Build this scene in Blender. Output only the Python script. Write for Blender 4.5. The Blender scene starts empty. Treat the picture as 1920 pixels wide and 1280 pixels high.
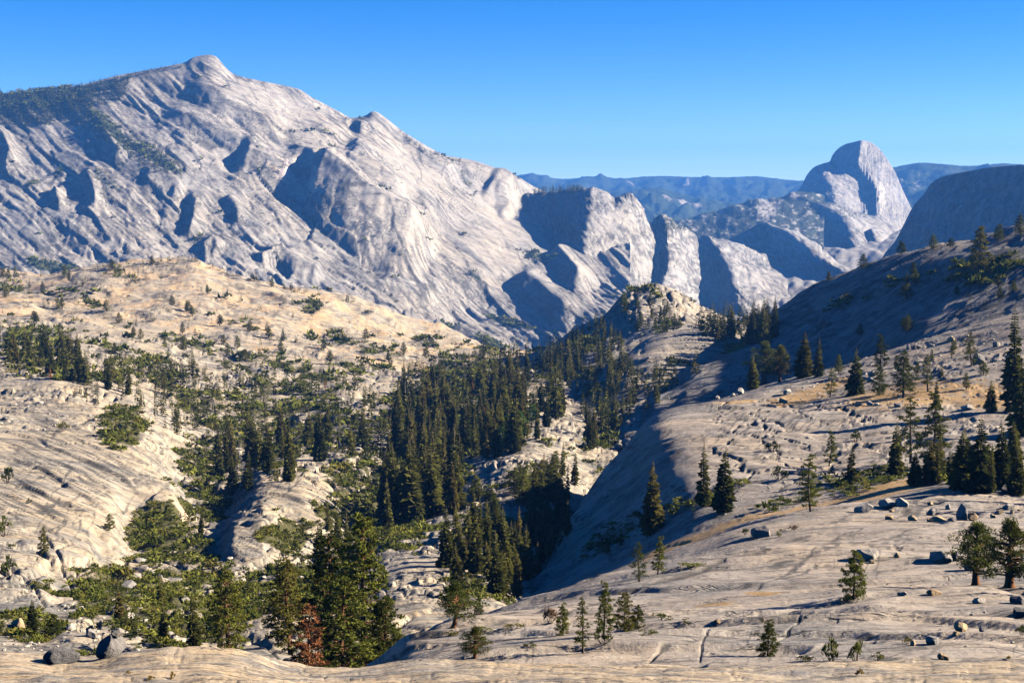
import bpy, math, random
import numpy as np
from mathutils import Vector, Matrix

# ------------------------------------------------------------------ camera, sky, sun, exposure
scene = bpy.context.scene
COL = scene.collection
FPX, CX, CY, HORIZON, CAMZ = 2650.0, 960.0, 640.0, 345.0, 10.0
PITCH = math.atan((CY - HORIZON) / FPX)
CT, ST = math.cos(PITCH), math.sin(PITCH)

cam_data = bpy.data.cameras.new('camera')
cam_data.sensor_width = 36.0
cam_data.lens = FPX / 1920.0 * 36.0
cam_data.clip_start = 0.1
cam_data.clip_end = 120000.0
cam = bpy.data.objects.new('camera', cam_data)
COL.objects.link(cam)
cam.location = (0, 0, CAMZ)
cam.rotation_euler = (math.pi / 2 - PITCH, 0, 0)
scene.camera = cam

SUN_AZ, SUN_EL = math.radians(84.0), math.radians(27.0)   # azimuth to the right of the view direction
world = bpy.data.worlds.new('World')
scene.world = world
world.use_nodes = True
wn = world.node_tree
wn.nodes.clear()
sky_tex = wn.nodes.new('ShaderNodeTexSky')
sky_tex.sky_type = 'NISHITA'
sky_tex.sun_disc = False
sky_tex.sun_elevation = SUN_EL
sky_tex.sun_rotation = SUN_AZ
sky_tex.altitude = 2500.0
sky_tex.air_density = 0.7
sky_tex.dust_density = 0.8
sky_tex.ozone_density = 2.7
bg = wn.nodes.new('ShaderNodeBackground')
bg.inputs['Strength'].default_value = 0.05
wo = wn.nodes.new('ShaderNodeOutputWorld')
hs = wn.nodes.new('ShaderNodeHueSaturation')
hs.inputs['Saturation'].default_value = 1.42
hs.inputs['Hue'].default_value = 0.51
wn.links.new(sky_tex.outputs[0], hs.inputs['Color'])
wn.links.new(hs.outputs[0], bg.inputs['Color'])
wn.links.new(bg.outputs[0], wo.inputs['Surface'])

sun_data = bpy.data.lights.new('sun', 'SUN')
sun_data.energy = 5.0
sun_data.angle = math.radians(0.53)
sun_data.color = (1.0, 0.875, 0.69)
sun = bpy.data.objects.new('sun', sun_data)
COL.objects.link(sun)
sun_to = Vector((math.sin(SUN_AZ) * math.cos(SUN_EL), math.cos(SUN_AZ) * math.cos(SUN_EL), math.sin(SUN_EL)))
sun.rotation_euler = sun_to.to_track_quat('Z', 'Y').to_euler()
sun.location = (200, 0, 300)

scene.view_settings.view_transform = 'Standard'
scene.view_settings.look = 'None'
scene.view_settings.gamma = 1.0
scene.view_settings.exposure = 1.85
scene.render.engine = 'CYCLES'
scene.cycles.use_denoising = True
scene.cycles.max_bounces = 4
scene.cycles.diffuse_bounces = 0
scene.cycles.volume_bounces = 0
scene.cycles.transparent_max_bounces = 4
scene.cycles.volume_step_rate = 10.0

# ------------------------------------------------------------------ numeric helpers
rng = np.random.default_rng(7)
random.seed(7)

def pix_dir(px, py):
    """plan slope u = X/Y and height slope t = (Z-CAMZ)/Y of the line of sight through a photograph point"""
    xc = (np.asarray(px, float) - CX) / FPX
    yc = (CY - np.asarray(py, float)) / FPX
    dy = CT + yc * ST
    return xc / dy, (-ST + yc * CT) / dy

def to_pix(X, Y, Z):
    z = Z - CAMZ
    d = Y * CT - z * ST
    return CX + FPX * X / d, CY - FPX * (Y * ST + z * CT) / d

def hash2(ix, iy, seed):
    h = (ix.astype(np.int64) * 374761393 + iy.astype(np.int64) * 668265263 + seed * 1442695041) & 0xFFFFFFFF
    h = ((h ^ (h >> 13)) * 1274126177) & 0xFFFFFFFF
    return ((h ^ (h >> 16)) & 0xFFFFFF) / float(0xFFFFFF)

_trng = np.random.default_rng(11)
_ta = _trng.random(65536) * 2 * math.pi
_TGX = np.cos(_ta).astype(np.float32); _TGY = np.sin(_ta).astype(np.float32)

def gnoise(x, y, seed=0):
    x = np.asarray(x, np.float64) + seed * 37.13; y = np.asarray(y, np.float64) + seed * 71.77
    x0 = np.floor(x); y0 = np.floor(y)
    fx = (x - x0).astype(np.float32); fy = (y - y0).astype(np.float32)
    ix = x0.astype(np.int32); iy = y0.astype(np.int32)
    sx = fx * fx * fx * (fx * (fx * 6 - 15) + 10); sy = fy * fy * fy * (fy * (fy * 6 - 15) + 10)
    ia = ix & 255; ib = (ix + 1) & 255; ja = (iy & 255) << 8; jb = ((iy + 1) & 255) << 8
    def corner(i, j, ox, oy):
        k = i | j
        return _TGX[k] * (fx - ox) + _TGY[k] * (fy - oy)
    top = corner(ia, ja, 0, 0); top += sx * (corner(ib, ja, 1, 0) - top)
    bot = corner(ia, jb, 0, 1); bot += sx * (corner(ib, jb, 1, 1) - bot)
    return (top + sy * (bot - top)) * np.float32(1.5)

def fbm(x, y, oct=4, seed=0, gain=0.5, lac=2.03):
    o = 0; a = 1.0; n = 0
    for k in range(oct):
        o = o + a * gnoise(x, y, seed + k * 17)
        n += a; a *= gain; x = x * lac + 13.7; y = y * lac - 7.1
    return o / n * 1.35

def ridged(x, y, oct=4, seed=0):
    o = 0; a = 1.0; n = 0
    for k in range(oct):
        o = o + a * (1 - np.abs(gnoise(x, y, seed + k * 31)) * 2)
        n += a; a *= 0.5; x = x * 2.07 + 3.1; y = y * 2.07 + 9.4
    return o / n

def cells(x, y, seed=0, jit=0.9):
    """distance to the border between cells (0 on the joint), and a random value per cell"""
    x0 = np.floor(x); y0 = np.floor(y)
    f1 = np.full(x.shape, 9.0); f2 = np.full(x.shape, 9.0); val = np.zeros(x.shape)
    for i in (-1, 0, 1):
        for j in (-1, 0, 1):
            cx = x0 + i; cy = y0 + j
            dx = cx + 0.5 + (hash2(cx, cy, seed) - 0.5) * jit - x
            dy = cy + 0.5 + (hash2(cx, cy, seed + 5) - 0.5) * jit - y
            d = np.sqrt(dx * dx + dy * dy)
            v = hash2(cx, cy, seed + 9)
            nearer = d < f1
            f2 = np.where(nearer, f1, np.minimum(f2, d))
            val = np.where(nearer, v, val)
            f1 = np.where(nearer, d, f1)
    return f2 - f1, val

def sstep(a, b, x):
    t = np.clip((x - a) / (b - a), 0, 1)
    return t * t * (3 - 2 * t)

def saw(q, drop=0.12, seed=0):
    """ledges: rises slowly with q, then drops sharply; every ledge has its own height"""
    k = np.floor(q); f = q - k
    amp = 0.35 + 0.9 * hash2(k, k * 0 + 3, seed)
    return amp * np.where(f < 1 - drop, f / (1 - drop), (1 - f) / drop)

def pchip(xk, V, x):
    """shape-keeping cubic through V (K, ...) at knots xk, sampled at x"""
    xk = np.asarray(xk, float); V = np.asarray(V, float)
    h = np.diff(xk)
    hs = h.reshape((-1,) + (1,) * (V.ndim - 1))
    d = np.diff(V, axis=0) / hs
    K = len(xk)
    m = np.zeros_like(V)
    if K == 2:
        m[:] = d[0]
    else:
        w1 = 2 * hs[1:] + hs[:-1]; w2 = hs[1:] + 2 * hs[:-1]
        same = (d[:-1] * d[1:]) > 0
        with np.errstate(divide='ignore', invalid='ignore'):
            hm = (w1 + w2) / (w1 / d[:-1] + w2 / d[1:])
        m[1:-1] = np.where(same, hm, 0)
        m[0] = d[0]; m[-1] = d[-1]
    i = np.clip(np.searchsorted(xk, x, side='right') - 1, 0, K - 2)
    s = ((x - xk[i]) / h[i]).reshape((-1,) + (1,) * (V.ndim - 1))
    hh = h[i].reshape((-1,) + (1,) * (V.ndim - 1))
    s2 = s * s; s3 = s2 * s
    return (2*s3 - 3*s2 + 1) * V[i] + (s3 - 2*s2 + s) * hh * m[i] + (-2*s3 + 3*s2) * V[i+1] + (s3 - s2) * hh * m[i+1]

def mono(px, lo, hi, step):
    return np.linspace(lo, hi, int((hi - lo) / step) + 1)

class Sheet:
    pass

def loft(rows, px0, px1, step, vstep=None, minseg=3):
    """land surface swept through ground lines; a line is (Y, [(px, py), ...]) or [(px, py, Y), ...], near to far"""
    vstep = vstep or step
    u0, _ = pix_dir(px0, 640); u1, _ = pix_dir(px1, 640)
    nu = int((px1 - px0) / step) + 1
    ug = np.linspace(u0, u1, nu)
    Ys, Ts, Ps = [], [], []
    for r in rows:
        if isinstance(r, tuple):
            pts = [(a, b, r[0]) for a, b in r[1]]
        else:
            pts = r
        P = np.array(pts, float)
        u, t = pix_dir(P[:, 0], P[:, 1])
        uc = np.clip(ug, u[0], u[-1])
        Ys.append(np.exp(pchip(u, np.log(P[:, 2]), uc))); Ts.append(pchip(u, t, uc))
    Ys = np.array(Ys); Ts = np.array(Ts)
    knots = [0.0]; samples = [0.0]
    for k in range(len(rows) - 1):
        dpy = np.percentile(np.abs(Ts[k+1] - Ts[k]), 90) * FPX
        n = max(minseg, int(dpy / vstep) + 1)
        away = np.mean(Ts[k+1] < Ts[k]) > 0.7                      # falls away behind a crest
        low = np.median(Ts[k+1]) < pix_dir(960, 1330)[1]         # lies below the view
        if away or low: n = max(minseg, min(n, 14))
        L = max(dpy, 4.0) + 6.0
        samples += list(knots[-1] + L * (np.arange(n) + 1) / n)
        knots.append(knots[-1] + L)
    s = np.array(samples)
    Y = np.exp(pchip(knots, np.log(Ys), s)); T = pchip(knots, Ts, s)
    return finish_sheet(ug[None, :] * Y, Y, CAMZ + T * Y)

def patch(grid, nI, nJ):
    """free surface through a net of points (px, py, Y): grid[j][i]"""
    G = np.array(grid, float)
    u, t = pix_dir(G[..., 0], G[..., 1])
    A = np.stack([u, t, np.log(G[..., 2])], -1)
    J, I = A.shape[:2]
    A = pchip(np.arange(J), A, np.linspace(0, J - 1, nJ))
    A = np.swapaxes(pchip(np.arange(I), np.swapaxes(A, 0, 1), np.linspace(0, I - 1, nI)), 0, 1)
    Y = np.exp(A[..., 2])
    return finish_sheet(A[..., 0] * Y, Y, CAMZ + A[..., 1] * Y)

def finish_sheet(X, Y, Z):
    s = Sheet()
    s.X, s.Y, s.Z = X, Y, Z
    s.PX, s.PY = to_pix(X, Y, Z)
    s.att = {}
    return s

def normals(s):
    P = np.stack([s.X, s.Y, s.Z], -1)
    a = np.gradient(P, axis=1); b = np.gradient(P, axis=0)
    n = np.cross(a, b)
    ln = np.linalg.norm(n, axis=-1, keepdims=True)
    n = n / np.maximum(ln, 1e-9)
    n = np.where(n[..., 2:3] < 0, -n, n)
    return n

def plates(s, ang, length, width, seed, lean=0.35):
    """overlapping slabs lying at ang degrees: crisp steps between flat plates, and a random value per plate"""
    a = math.radians(ang)
    g = (-s.PX * math.sin(a) + s.PY * math.cos(a)); l = (s.PX * math.cos(a) + s.PY * math.sin(a))
    g = g + 0.35 * width * fbm(l / length, g / width, 2, seed + 3)
    e, v = cells(l / length, g / width, seed, 0.95)
    return v - 0.5 + lean * fbm(l / (length * 0.8), g / (width * 2), 2, seed + 4), e, v

def soften(s, n, axis=1):
    for A in ('X', 'Y', 'Z'):
        a = getattr(s, A)
        for _ in range(n):
            b = a.copy()
            if axis == 1: b[:, 1:-1] = 0.25 * a[:, :-2] + 0.5 * a[:, 1:-1] + 0.25 * a[:, 2:]
            else: b[1:-1] = 0.25 * a[:-2] + 0.5 * a[1:-1] + 0.25 * a[2:]
            a = b
        setattr(s, A, a)
    s.PX, s.PY = to_pix(s.X, s.Y, s.Z)

def push(s, d, up=0.5):
    """move the surface by d metres, between straight up and along its own normal"""
    n = normals(s)
    n = n * (1 - up) + np.array([0, 0, up])
    n /= np.linalg.norm(n, axis=-1, keepdims=True)
    s.X = s.X + n[..., 0] * d; s.Y = s.Y + n[..., 1] * d; s.Z = s.Z + n[..., 2] * d

def seg_dist(s, pts, reach=None):
    """distance (photograph points) to a line on the surface, side (+ lies to the right of travel on screen) and position along it"""
    P = np.array(pts, float)
    best = np.full(s.PX.shape, 1e9); sg = np.zeros(s.PX.shape); al = np.zeros(s.PX.shape)
    L = np.r_[0, np.cumsum(np.linalg.norm(np.diff(P[:, :2], axis=0), axis=1))]
    if reach is None:
        msk = np.ones(s.PX.shape, bool)
    else:
        msk = (s.PX > P[:, 0].min() - reach) & (s.PX < P[:, 0].max() + reach) & (s.PY > P[:, 1].min() - reach) & (s.PY < P[:, 1].max() + reach)
    qx = s.PX[msk]; qy = s.PY[msk]
    bb = np.full(qx.shape, 1e9); bs = np.zeros(qx.shape); ba = np.zeros(qx.shape)
    for k in range(len(P) - 1):
        ax, ay = P[k, :2]; bx, by = P[k+1, :2]
        dx, dy = bx - ax, by - ay
        ll = dx * dx + dy * dy
        t = np.clip(((qx - ax) * dx + (qy - ay) * dy) / ll, 0, 1)
        ex = qx - ax - t * dx; ey = qy - ay - t * dy
        d = np.sqrt(ex * ex + ey * ey)
        m = d < bb
        bb = np.where(m, d, bb)
        bs = np.where(m, np.sign(dx * ey - dy * ex), bs)
        ba = np.where(m, (L[k] + t * math.sqrt(ll)) / L[-1], ba)
    best[msk] = bb; sg[msk] = bs; al[msk] = ba
    return best, sg, al

def rib(s, pts, amp, steep, gentle, ends=0.15, wob=0):
    """a rib of rock: drops steeply on the side right of travel, eases off on the other"""
    if wob:
        if not hasattr(s, 'WX'):
            s.WX = fbm(s.PX / 22, s.PY / 22, 3, 71); s.WY = fbm(s.PX / 22, s.PY / 22, 3, 72)
        ox, oy = s.PX, s.PY
        s.PX = ox + wob * s.WX; s.PY = oy + wob * s.WY
    d, sg, al = seg_dist(s, pts, max(steep, gentle * 2.5) + 4)
    if wob:
        s.PX, s.PY = ox, oy
    out = np.zeros(s.PX.shape)
    m = d < 1e8
    d = d[m]; al = al[m]
    h = np.where(sg[m] > 0, np.clip(1 - d / steep, 0, 1) ** 0.8, np.exp(-(d / gentle) ** 1.5))
    if ends > 0:
        h *= sstep(0, ends, al) * sstep(0, ends, 1 - al)
    out[m] = amp * h
    return out

def groove(s, pts, depth, w):
    d, sg, al = seg_dist(s, pts, 3 * w + 2)
    out = np.zeros(s.PX.shape)
    m = d < 4 * w
    out[m] = -depth * np.exp(-(d[m] / w) ** 2)
    return out

def seam_mask(s, ang, length, width, thin, seed, amount=0.0):
    """thin joints running at ang degrees across the rock"""
    a = math.radians(ang)
    g = (-s.PX * math.sin(a) + s.PY * math.cos(a)); l = (s.PX * math.cos(a) + s.PY * math.sin(a))
    f = np.abs(fbm(l / length, g / width, 3, seed))
    return (1 - sstep(thin * 0.4, thin, f)) * sstep(-0.15, 0.2, fbm(s.PX / (length * 1.2), s.PY / (length * 0.8), 2, seed + 3) + amount)

def blob(s, cx, cy, rx, ry, rot=0.0):
    a = math.radians(rot)
    dx = s.PX - cx; dy = s.PY - cy
    x = dx * math.cos(a) + dy * math.sin(a); y = -dx * math.sin(a) + dy * math.cos(a)
    return np.exp(-((x / rx) ** 2 + (y / ry) ** 2) ** 1.5)

def new_mesh(name, co, faces_flat, nside, smooth=True, attrs=None):
    me = bpy.data.meshes.new(name)
    n = len(co); m = len(faces_flat) // nside
    me.vertices.add(n)
    me.vertices.foreach_set('co', np.ascontiguousarray(co, dtype=np.float32).ravel())
    me.loops.add(m * nside)
    me.loops.foreach_set('vertex_index', np.ascontiguousarray(faces_flat, dtype=np.int32).ravel())
    me.polygons.add(m)
    me.polygons.foreach_set('loop_start', np.arange(0, m * nside, nside, dtype=np.int32))
    me.polygons.foreach_set('use_smooth', np.full(m, smooth, dtype=bool))
    for k, v in (attrs or {}).items():
        at = me.attributes.new(k, 'FLOAT', 'POINT')
        at.data.foreach_set('value', np.ascontiguousarray(v, dtype=np.float32).ravel())
    me.update(calc_edges=True)
    return me

TRIS = 0
SHEETS = {}
def sheet_object(name, s, mat, kind='structure', label=None):
    global TRIS
    R, C = s.X.shape
    idx = np.arange(R * C).reshape(R, C)
    f = np.stack([idx[:-1, :-1], idx[:-1, 1:], idx[1:, 1:], idx[1:, :-1]], -1).reshape(-1)
    # keep faces turned up
    P3 = np.stack([s.X, s.Y, s.Z], -1)
    if np.cross(P3[:-1, 1:] - P3[:-1, :-1], P3[1:, :-1] - P3[:-1, :-1])[..., 2].mean() < 0:
        f = f.reshape(-1, 4)[:, ::-1].reshape(-1)
    P = P3.reshape(-1, 3)
    me = new_mesh(name, P, f, 4, True, s.att)
    me.materials.append(mat)
    o = bpy.data.objects.new(name, me)
    o['kind'] = kind
    if label: o['label'] = label
    COL.objects.link(o)
    TRIS += len(f) // 2
    SHEETS[name] = s
    return o

# ------------------------------------------------------------------ materials
def mat_new(name):
    m = bpy.data.materials.new(name)
    m.use_nodes = True
    nt = m.node_tree
    nt.nodes.clear()
    return m, nt

class NT:
    def __init__(self, nt): self.nt = nt
    def n(self, typ, **kw):
        nd = self.nt.nodes.new(typ)
        for k, v in kw.items():
            if k in nd.inputs.keys() if isinstance(k, str) else False:
                nd.inputs[k].default_value = v
            else:
                setattr(nd, k, v)
        return nd
    def link(self, a, b): self.nt.links.new(a, b)
    def noise(self, vec, scale, detail=4.0, rough=0.55, dist=0.0):
        nd = self.nt.nodes.new('ShaderNodeTexNoise')
        nd.inputs['Scale'].default_value = scale; nd.inputs['Detail'].default_value = detail
        nd.inputs['Roughness'].default_value = rough; nd.inputs['Distortion'].default_value = dist
        self.link(vec, nd.inputs['Vector'])
        return nd.outputs['Fac']
    def mapping(self, vec, scale=(1, 1, 1), rot=(0, 0, 0)):
        nd = self.nt.nodes.new('ShaderNodeMapping')
        nd.inputs['Scale'].default_value = scale; nd.inputs['Rotation'].default_value = rot
        self.link(vec, nd.inputs['Vector'])
        return nd.outputs['Vector']
    def ramp(self, fac, stops):
        nd = self.nt.nodes.new('ShaderNodeValToRGB')
        cr = nd.color_ramp
        while len(cr.elements) < len(stops): cr.elements.new(0.5)
        for e, (p, c) in zip(cr.elements, stops):
            e.position = p
            e.color = (c, c, c, 1) if not isinstance(c, tuple) else (c + (1,))
        self.link(fac, nd.inputs['Fac'])
        return nd.outputs['Color']
    def mix(self, fac, a, b, blend='MIX'):
        nd = self.nt.nodes.new('ShaderNodeMix')
        nd.data_type = 'RGBA'; nd.blend_type = blend
        for sock, v in ((nd.inputs['Factor'], fac), (nd.inputs[6], a), (nd.inputs[7], b)):
            if hasattr(v, 'is_output'): self.link(v, sock)
            elif isinstance(v, tuple): sock.default_value = v + (1,)
            else: sock.default_value = v
        return nd.outputs[2]
    def math(self, op, a, b=0.0, c=None):
        nd = self.nt.nodes.new('ShaderNodeMath'); nd.operation = op
        for i, v in enumerate((a, b) if c is None else (a, b, c)):
            if hasattr(v, 'is_output'): self.link(v, nd.inputs[i])
            else: nd.inputs[i].default_value = v
        return nd.outputs[0]
    def attr(self, name):
        nd = self.nt.nodes.new('ShaderNodeAttribute'); nd.attribute_name = name
        return nd.outputs['Fac']

GREEN_LOW = (0.075, 0.085, 0.022)

def granite(name, L, light=(0.29, 0.262, 0.23), cream=(0.32, 0.252, 0.172), grey=(0.13, 0.128, 0.13), streak_rot=0.0, streak_amt=0.45,
            bump=0.35, dark=(0.062, 0.06, 0.062), veg_col=GREEN_LOW, soil_col=(0.26, 0.165, 0.065), speck=0.35, seams=0.8):
    """weathered granite: grey and cream patches, mineral streaks, dark lichen specks; L is the size in metres of its middle detail"""
    m, nt = mat_new(name)
    b = NT(nt)
    tc = b.n('ShaderNodeTexCoord').outputs['Object']
    v = b.mapping(tc, (1 / L,) * 3)
    big = b.noise(v, 0.22, 5, 0.6, 0.4)
    mid = b.noise(v, 1.3, 6, 0.62, 0.2)
    fine = b.noise(v, 7.0, 5, 0.7)
    vs = b.mapping(v, (0.25, 1.6, 1.0), (0, 0, streak_rot))
    streak = b.noise(vs, 1.0, 7, 0.65, 0.6)
    warm = b.ramp(b.math('ADD', b.math('MULTIPLY', big, 0.6), b.math('MULTIPLY', mid, 0.4)), [(0.36, 0.0), (0.62, 1.0)])
    c = b.mix(warm, light, cream)
    gfac = b.ramp(b.math('ADD', b.math('MULTIPLY', streak, 0.6), b.math('MULTIPLY', mid, 0.4)), [(0.47, 0.0), (0.565, 1.0)])
    gfac = b.math('MULTIPLY', gfac, streak_amt * 1.7)
    gfac = b.math('MINIMUM', b.math('ADD', gfac, b.attr('tone')), 1.0)
    c = b.mix(gfac, c, grey)
    # dark stains drawn out along the grain
    st = b.noise(b.mapping(v, (0.16, 2.2, 1.0), (0, 0, streak_rot + 0.15)), 1.0, 6, 0.7, 0.4)
    c = b.mix(b.math('MULTIPLY', b.ramp(st, [(0.56, 0.0), (0.66, 1.0)]), 0.62), c, dark)
    pale = b.ramp(st, [(0.33, 1.0), (0.42, 0.0)])
    c = b.mix(b.math('MULTIPLY', pale, 0.5), c, (0.44, 0.40, 0.34))
    # thin dark lines: seams and water marks, along and across the grain
    l1 = b.noise(b.mapping(v, (0.45, 2.6, 1.4), (0, 0, streak_rot)), 1.0, 5, 0.6, 0.8)
    seam = b.ramp(b.math('ABSOLUTE', b.math('SUBTRACT', l1, 0.5)), [(0.0, 1.0), (0.026, 0.0)])
    seam = b.math('MULTIPLY', seam, b.ramp(mid, [(0.40, 0.0), (0.54, 1.0)]))
    c = b.mix(b.math('MULTIPLY', seam, seams), c, dark)
    sp = b.ramp(fine, [(0.36, 1.0), (0.47, 0.0)])
    c = b.mix(b.math('MULTIPLY', sp, speck), c, dark)
    lit = b.ramp(fine, [(0.56, 0.0), (0.68, 1.0)])  # paler mineral specks where the fine noise runs high
    c = b.mix(b.math('MULTIPLY', lit, 0.3), c, (0.44, 0.405, 0.36))
    c = b.mix(b.math('MINIMUM', b.attr('crack'), 1.0), c, (0.045, 0.043, 0.042))
    # ground cover and dry soil where they grow on the rock
    edge = b.noise(v, 3.0, 5, 0.7)
    sfac = b.ramp(b.math('ADD', b.attr('soil'), b.math('MULTIPLY', b.math('SUBTRACT', edge, 0.5), 1.1)), [(0.42, 0.0), (0.56, 1.0)])
    scol = b.mix(b.ramp(mid, [(0.4, 0.0), (0.6, 1.0)]), soil_col, (soil_col[0] * 1.25, soil_col[1] * 1.3, soil_col[2] * 1.7))
    c = b.mix(sfac, c, scol)
    vfac = b.ramp(b.math('ADD', b.attr('veg'), b.math('MULTIPLY', b.math('SUBTRACT', edge, 0.5), 1.2)), [(0.42, 0.0), (0.54, 1.0)])
    vcol = b.mix(b.ramp(fine, [(0.35, 0.0), (0.65, 1.0)]), (veg_col[0] * 0.55, veg_col[1] * 0.6, veg_col[2] * 0.6), (veg_col[0] * 1.35, veg_col[1] * 1.3, veg_col[2] * 1.2))
    c = b.mix(vfac, c, vcol)
    hgt = b.math('ADD', b.math('ADD', b.math('MULTIPLY', mid, 0.6), b.math('MULTIPLY', streak, 0.5)), b.math('MULTIPLY', fine, 0.2))
    hgt = b.math('SUBTRACT', hgt, b.math('MULTIPLY', seam, 0.25))
    hgt = b.math('ADD', hgt, b.math('MULTIPLY', b.math('MULTIPLY', vfac, fine), 0.8))
    bp = b.n('ShaderNodeBump')
    bp.inputs['Strength'].default_value = 1.0
    bp.inputs['Distance'].default_value = L * bump
    b.link(hgt, bp.inputs['Height'])
    pr = b.n('ShaderNodeBsdfPrincipled')
    pr.inputs['Roughness'].default_value = 0.85
    pr.inputs['Specular IOR Level'].default_value = 0.25
    b.link(c, pr.inputs['Base Color']); b.link(bp.outputs[0], pr.inputs['Normal'])
    out = b.n('ShaderNodeOutputMaterial')
    b.link(pr.outputs[0], out.inputs['Surface'])
    return m
# ------------------------------------------------------------------ the land
def blocks(x, y, size, seed, lift, gap, edge=0.22):
    e, v = cells(x / size + 0.35 * fbm(x / size / 2, y / size / 2, 2, seed + 1), y / size + 0.35 * fbm(x / size / 2 + 9, y / size / 2, 2, seed + 2), seed)
    return lift * (v - 0.4) * sstep(0.0, edge, e) - gap * (1 - sstep(0.0, edge * 0.7, e)), e

# --- rock shelf under the viewpoint
def build_shelf():
    rows = [
        (4.0, [(-900, 1750), (0, 1780), (960, 1800), (1920, 1780), (2900, 1750)]),
        (8.0, [(-400, 1530), (0, 1540), (960, 1545), (1920, 1530), (2400, 1525)]),
        (14.0, [(-250, 1395), (500, 1400), (1400, 1400), (2150, 1395)]),
        (20.0, [(-250, 1310), (0, 1305), (400, 1300), (700, 1322), (1200, 1312), (2150, 1305)]),
        (26.0, [(-250, 1258), (0, 1256), (120, 1262), (260, 1252), (380, 1246), (470, 1256), (600, 1276), (700, 1278), (850, 1262), (1050, 1262), (1250, 1268), (1450, 1270), (1700, 1262), (2150, 1260)]),
        (30.5, [(-250, 1224), (0, 1226), (80, 1230), (170, 1236), (240, 1227), (330, 1222), (430, 1220), (480, 1230), (530, 1243), (600, 1250), (690, 1251), (760, 1241), (850, 1236), (1000, 1238), (1200, 1246), (1400, 1249), (1500, 1241), (1620, 1239), (1920, 1241), (2150, 1240)]),
        (33.5, [(-250, 1250), (400, 1248), (690, 1275), (1200, 1275), (2150, 1270)]),
        (40.0, [(-250, 1340), (690, 1370), (2150, 1360)]),
        (55.0, [(-250, 1420), (690, 1450), (2150, 1430)]),
    ]
    s = loft(rows, -120, 2040, 3.1, 2.5)
    x, y = s.X, s.Y
    far = sstep(5, 22, s.Y)
    d = 0.22 * fbm(x / 6, y / 5, 4, 3) * far + 0.05 * fbm(x / 0.9, y / 0.8, 4, 5)
    q = y / 1.15 + x * 0.03 + 0.9 * fbm(x / 5, y / 4, 3, 8)
    d += 0.10 * (saw(q, 0.25, 4) - 0.5) * far
    e, v = cells(x / 2.3 + fbm(x / 2, y / 2, 2, 5) * 0.5, y / 1.6, 12)
    d -= 0.03 * (1 - sstep(0, 0.05, e))
    push(s, d, 0.9)
    s.att['soil'] = 0.36 * fbm(x / 4.0, y / 1.2, 3, 41) + 0.10
    s.att['tone'] = np.clip(0.5 * fbm(x / 1.5, y / 0.9, 4, 44) - 0.15, 0, 0.5)
    s.att['veg'] = -0.4 + 0 * x
    return sheet_object('rock_shelf', s, granite('granite_shelf', 0.8, light=(0.31, 0.26, 0.20), cream=(0.36, 0.262, 0.15), bump=0.12, speck=0.6, soil_col=(0.33, 0.225, 0.11)))

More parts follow.
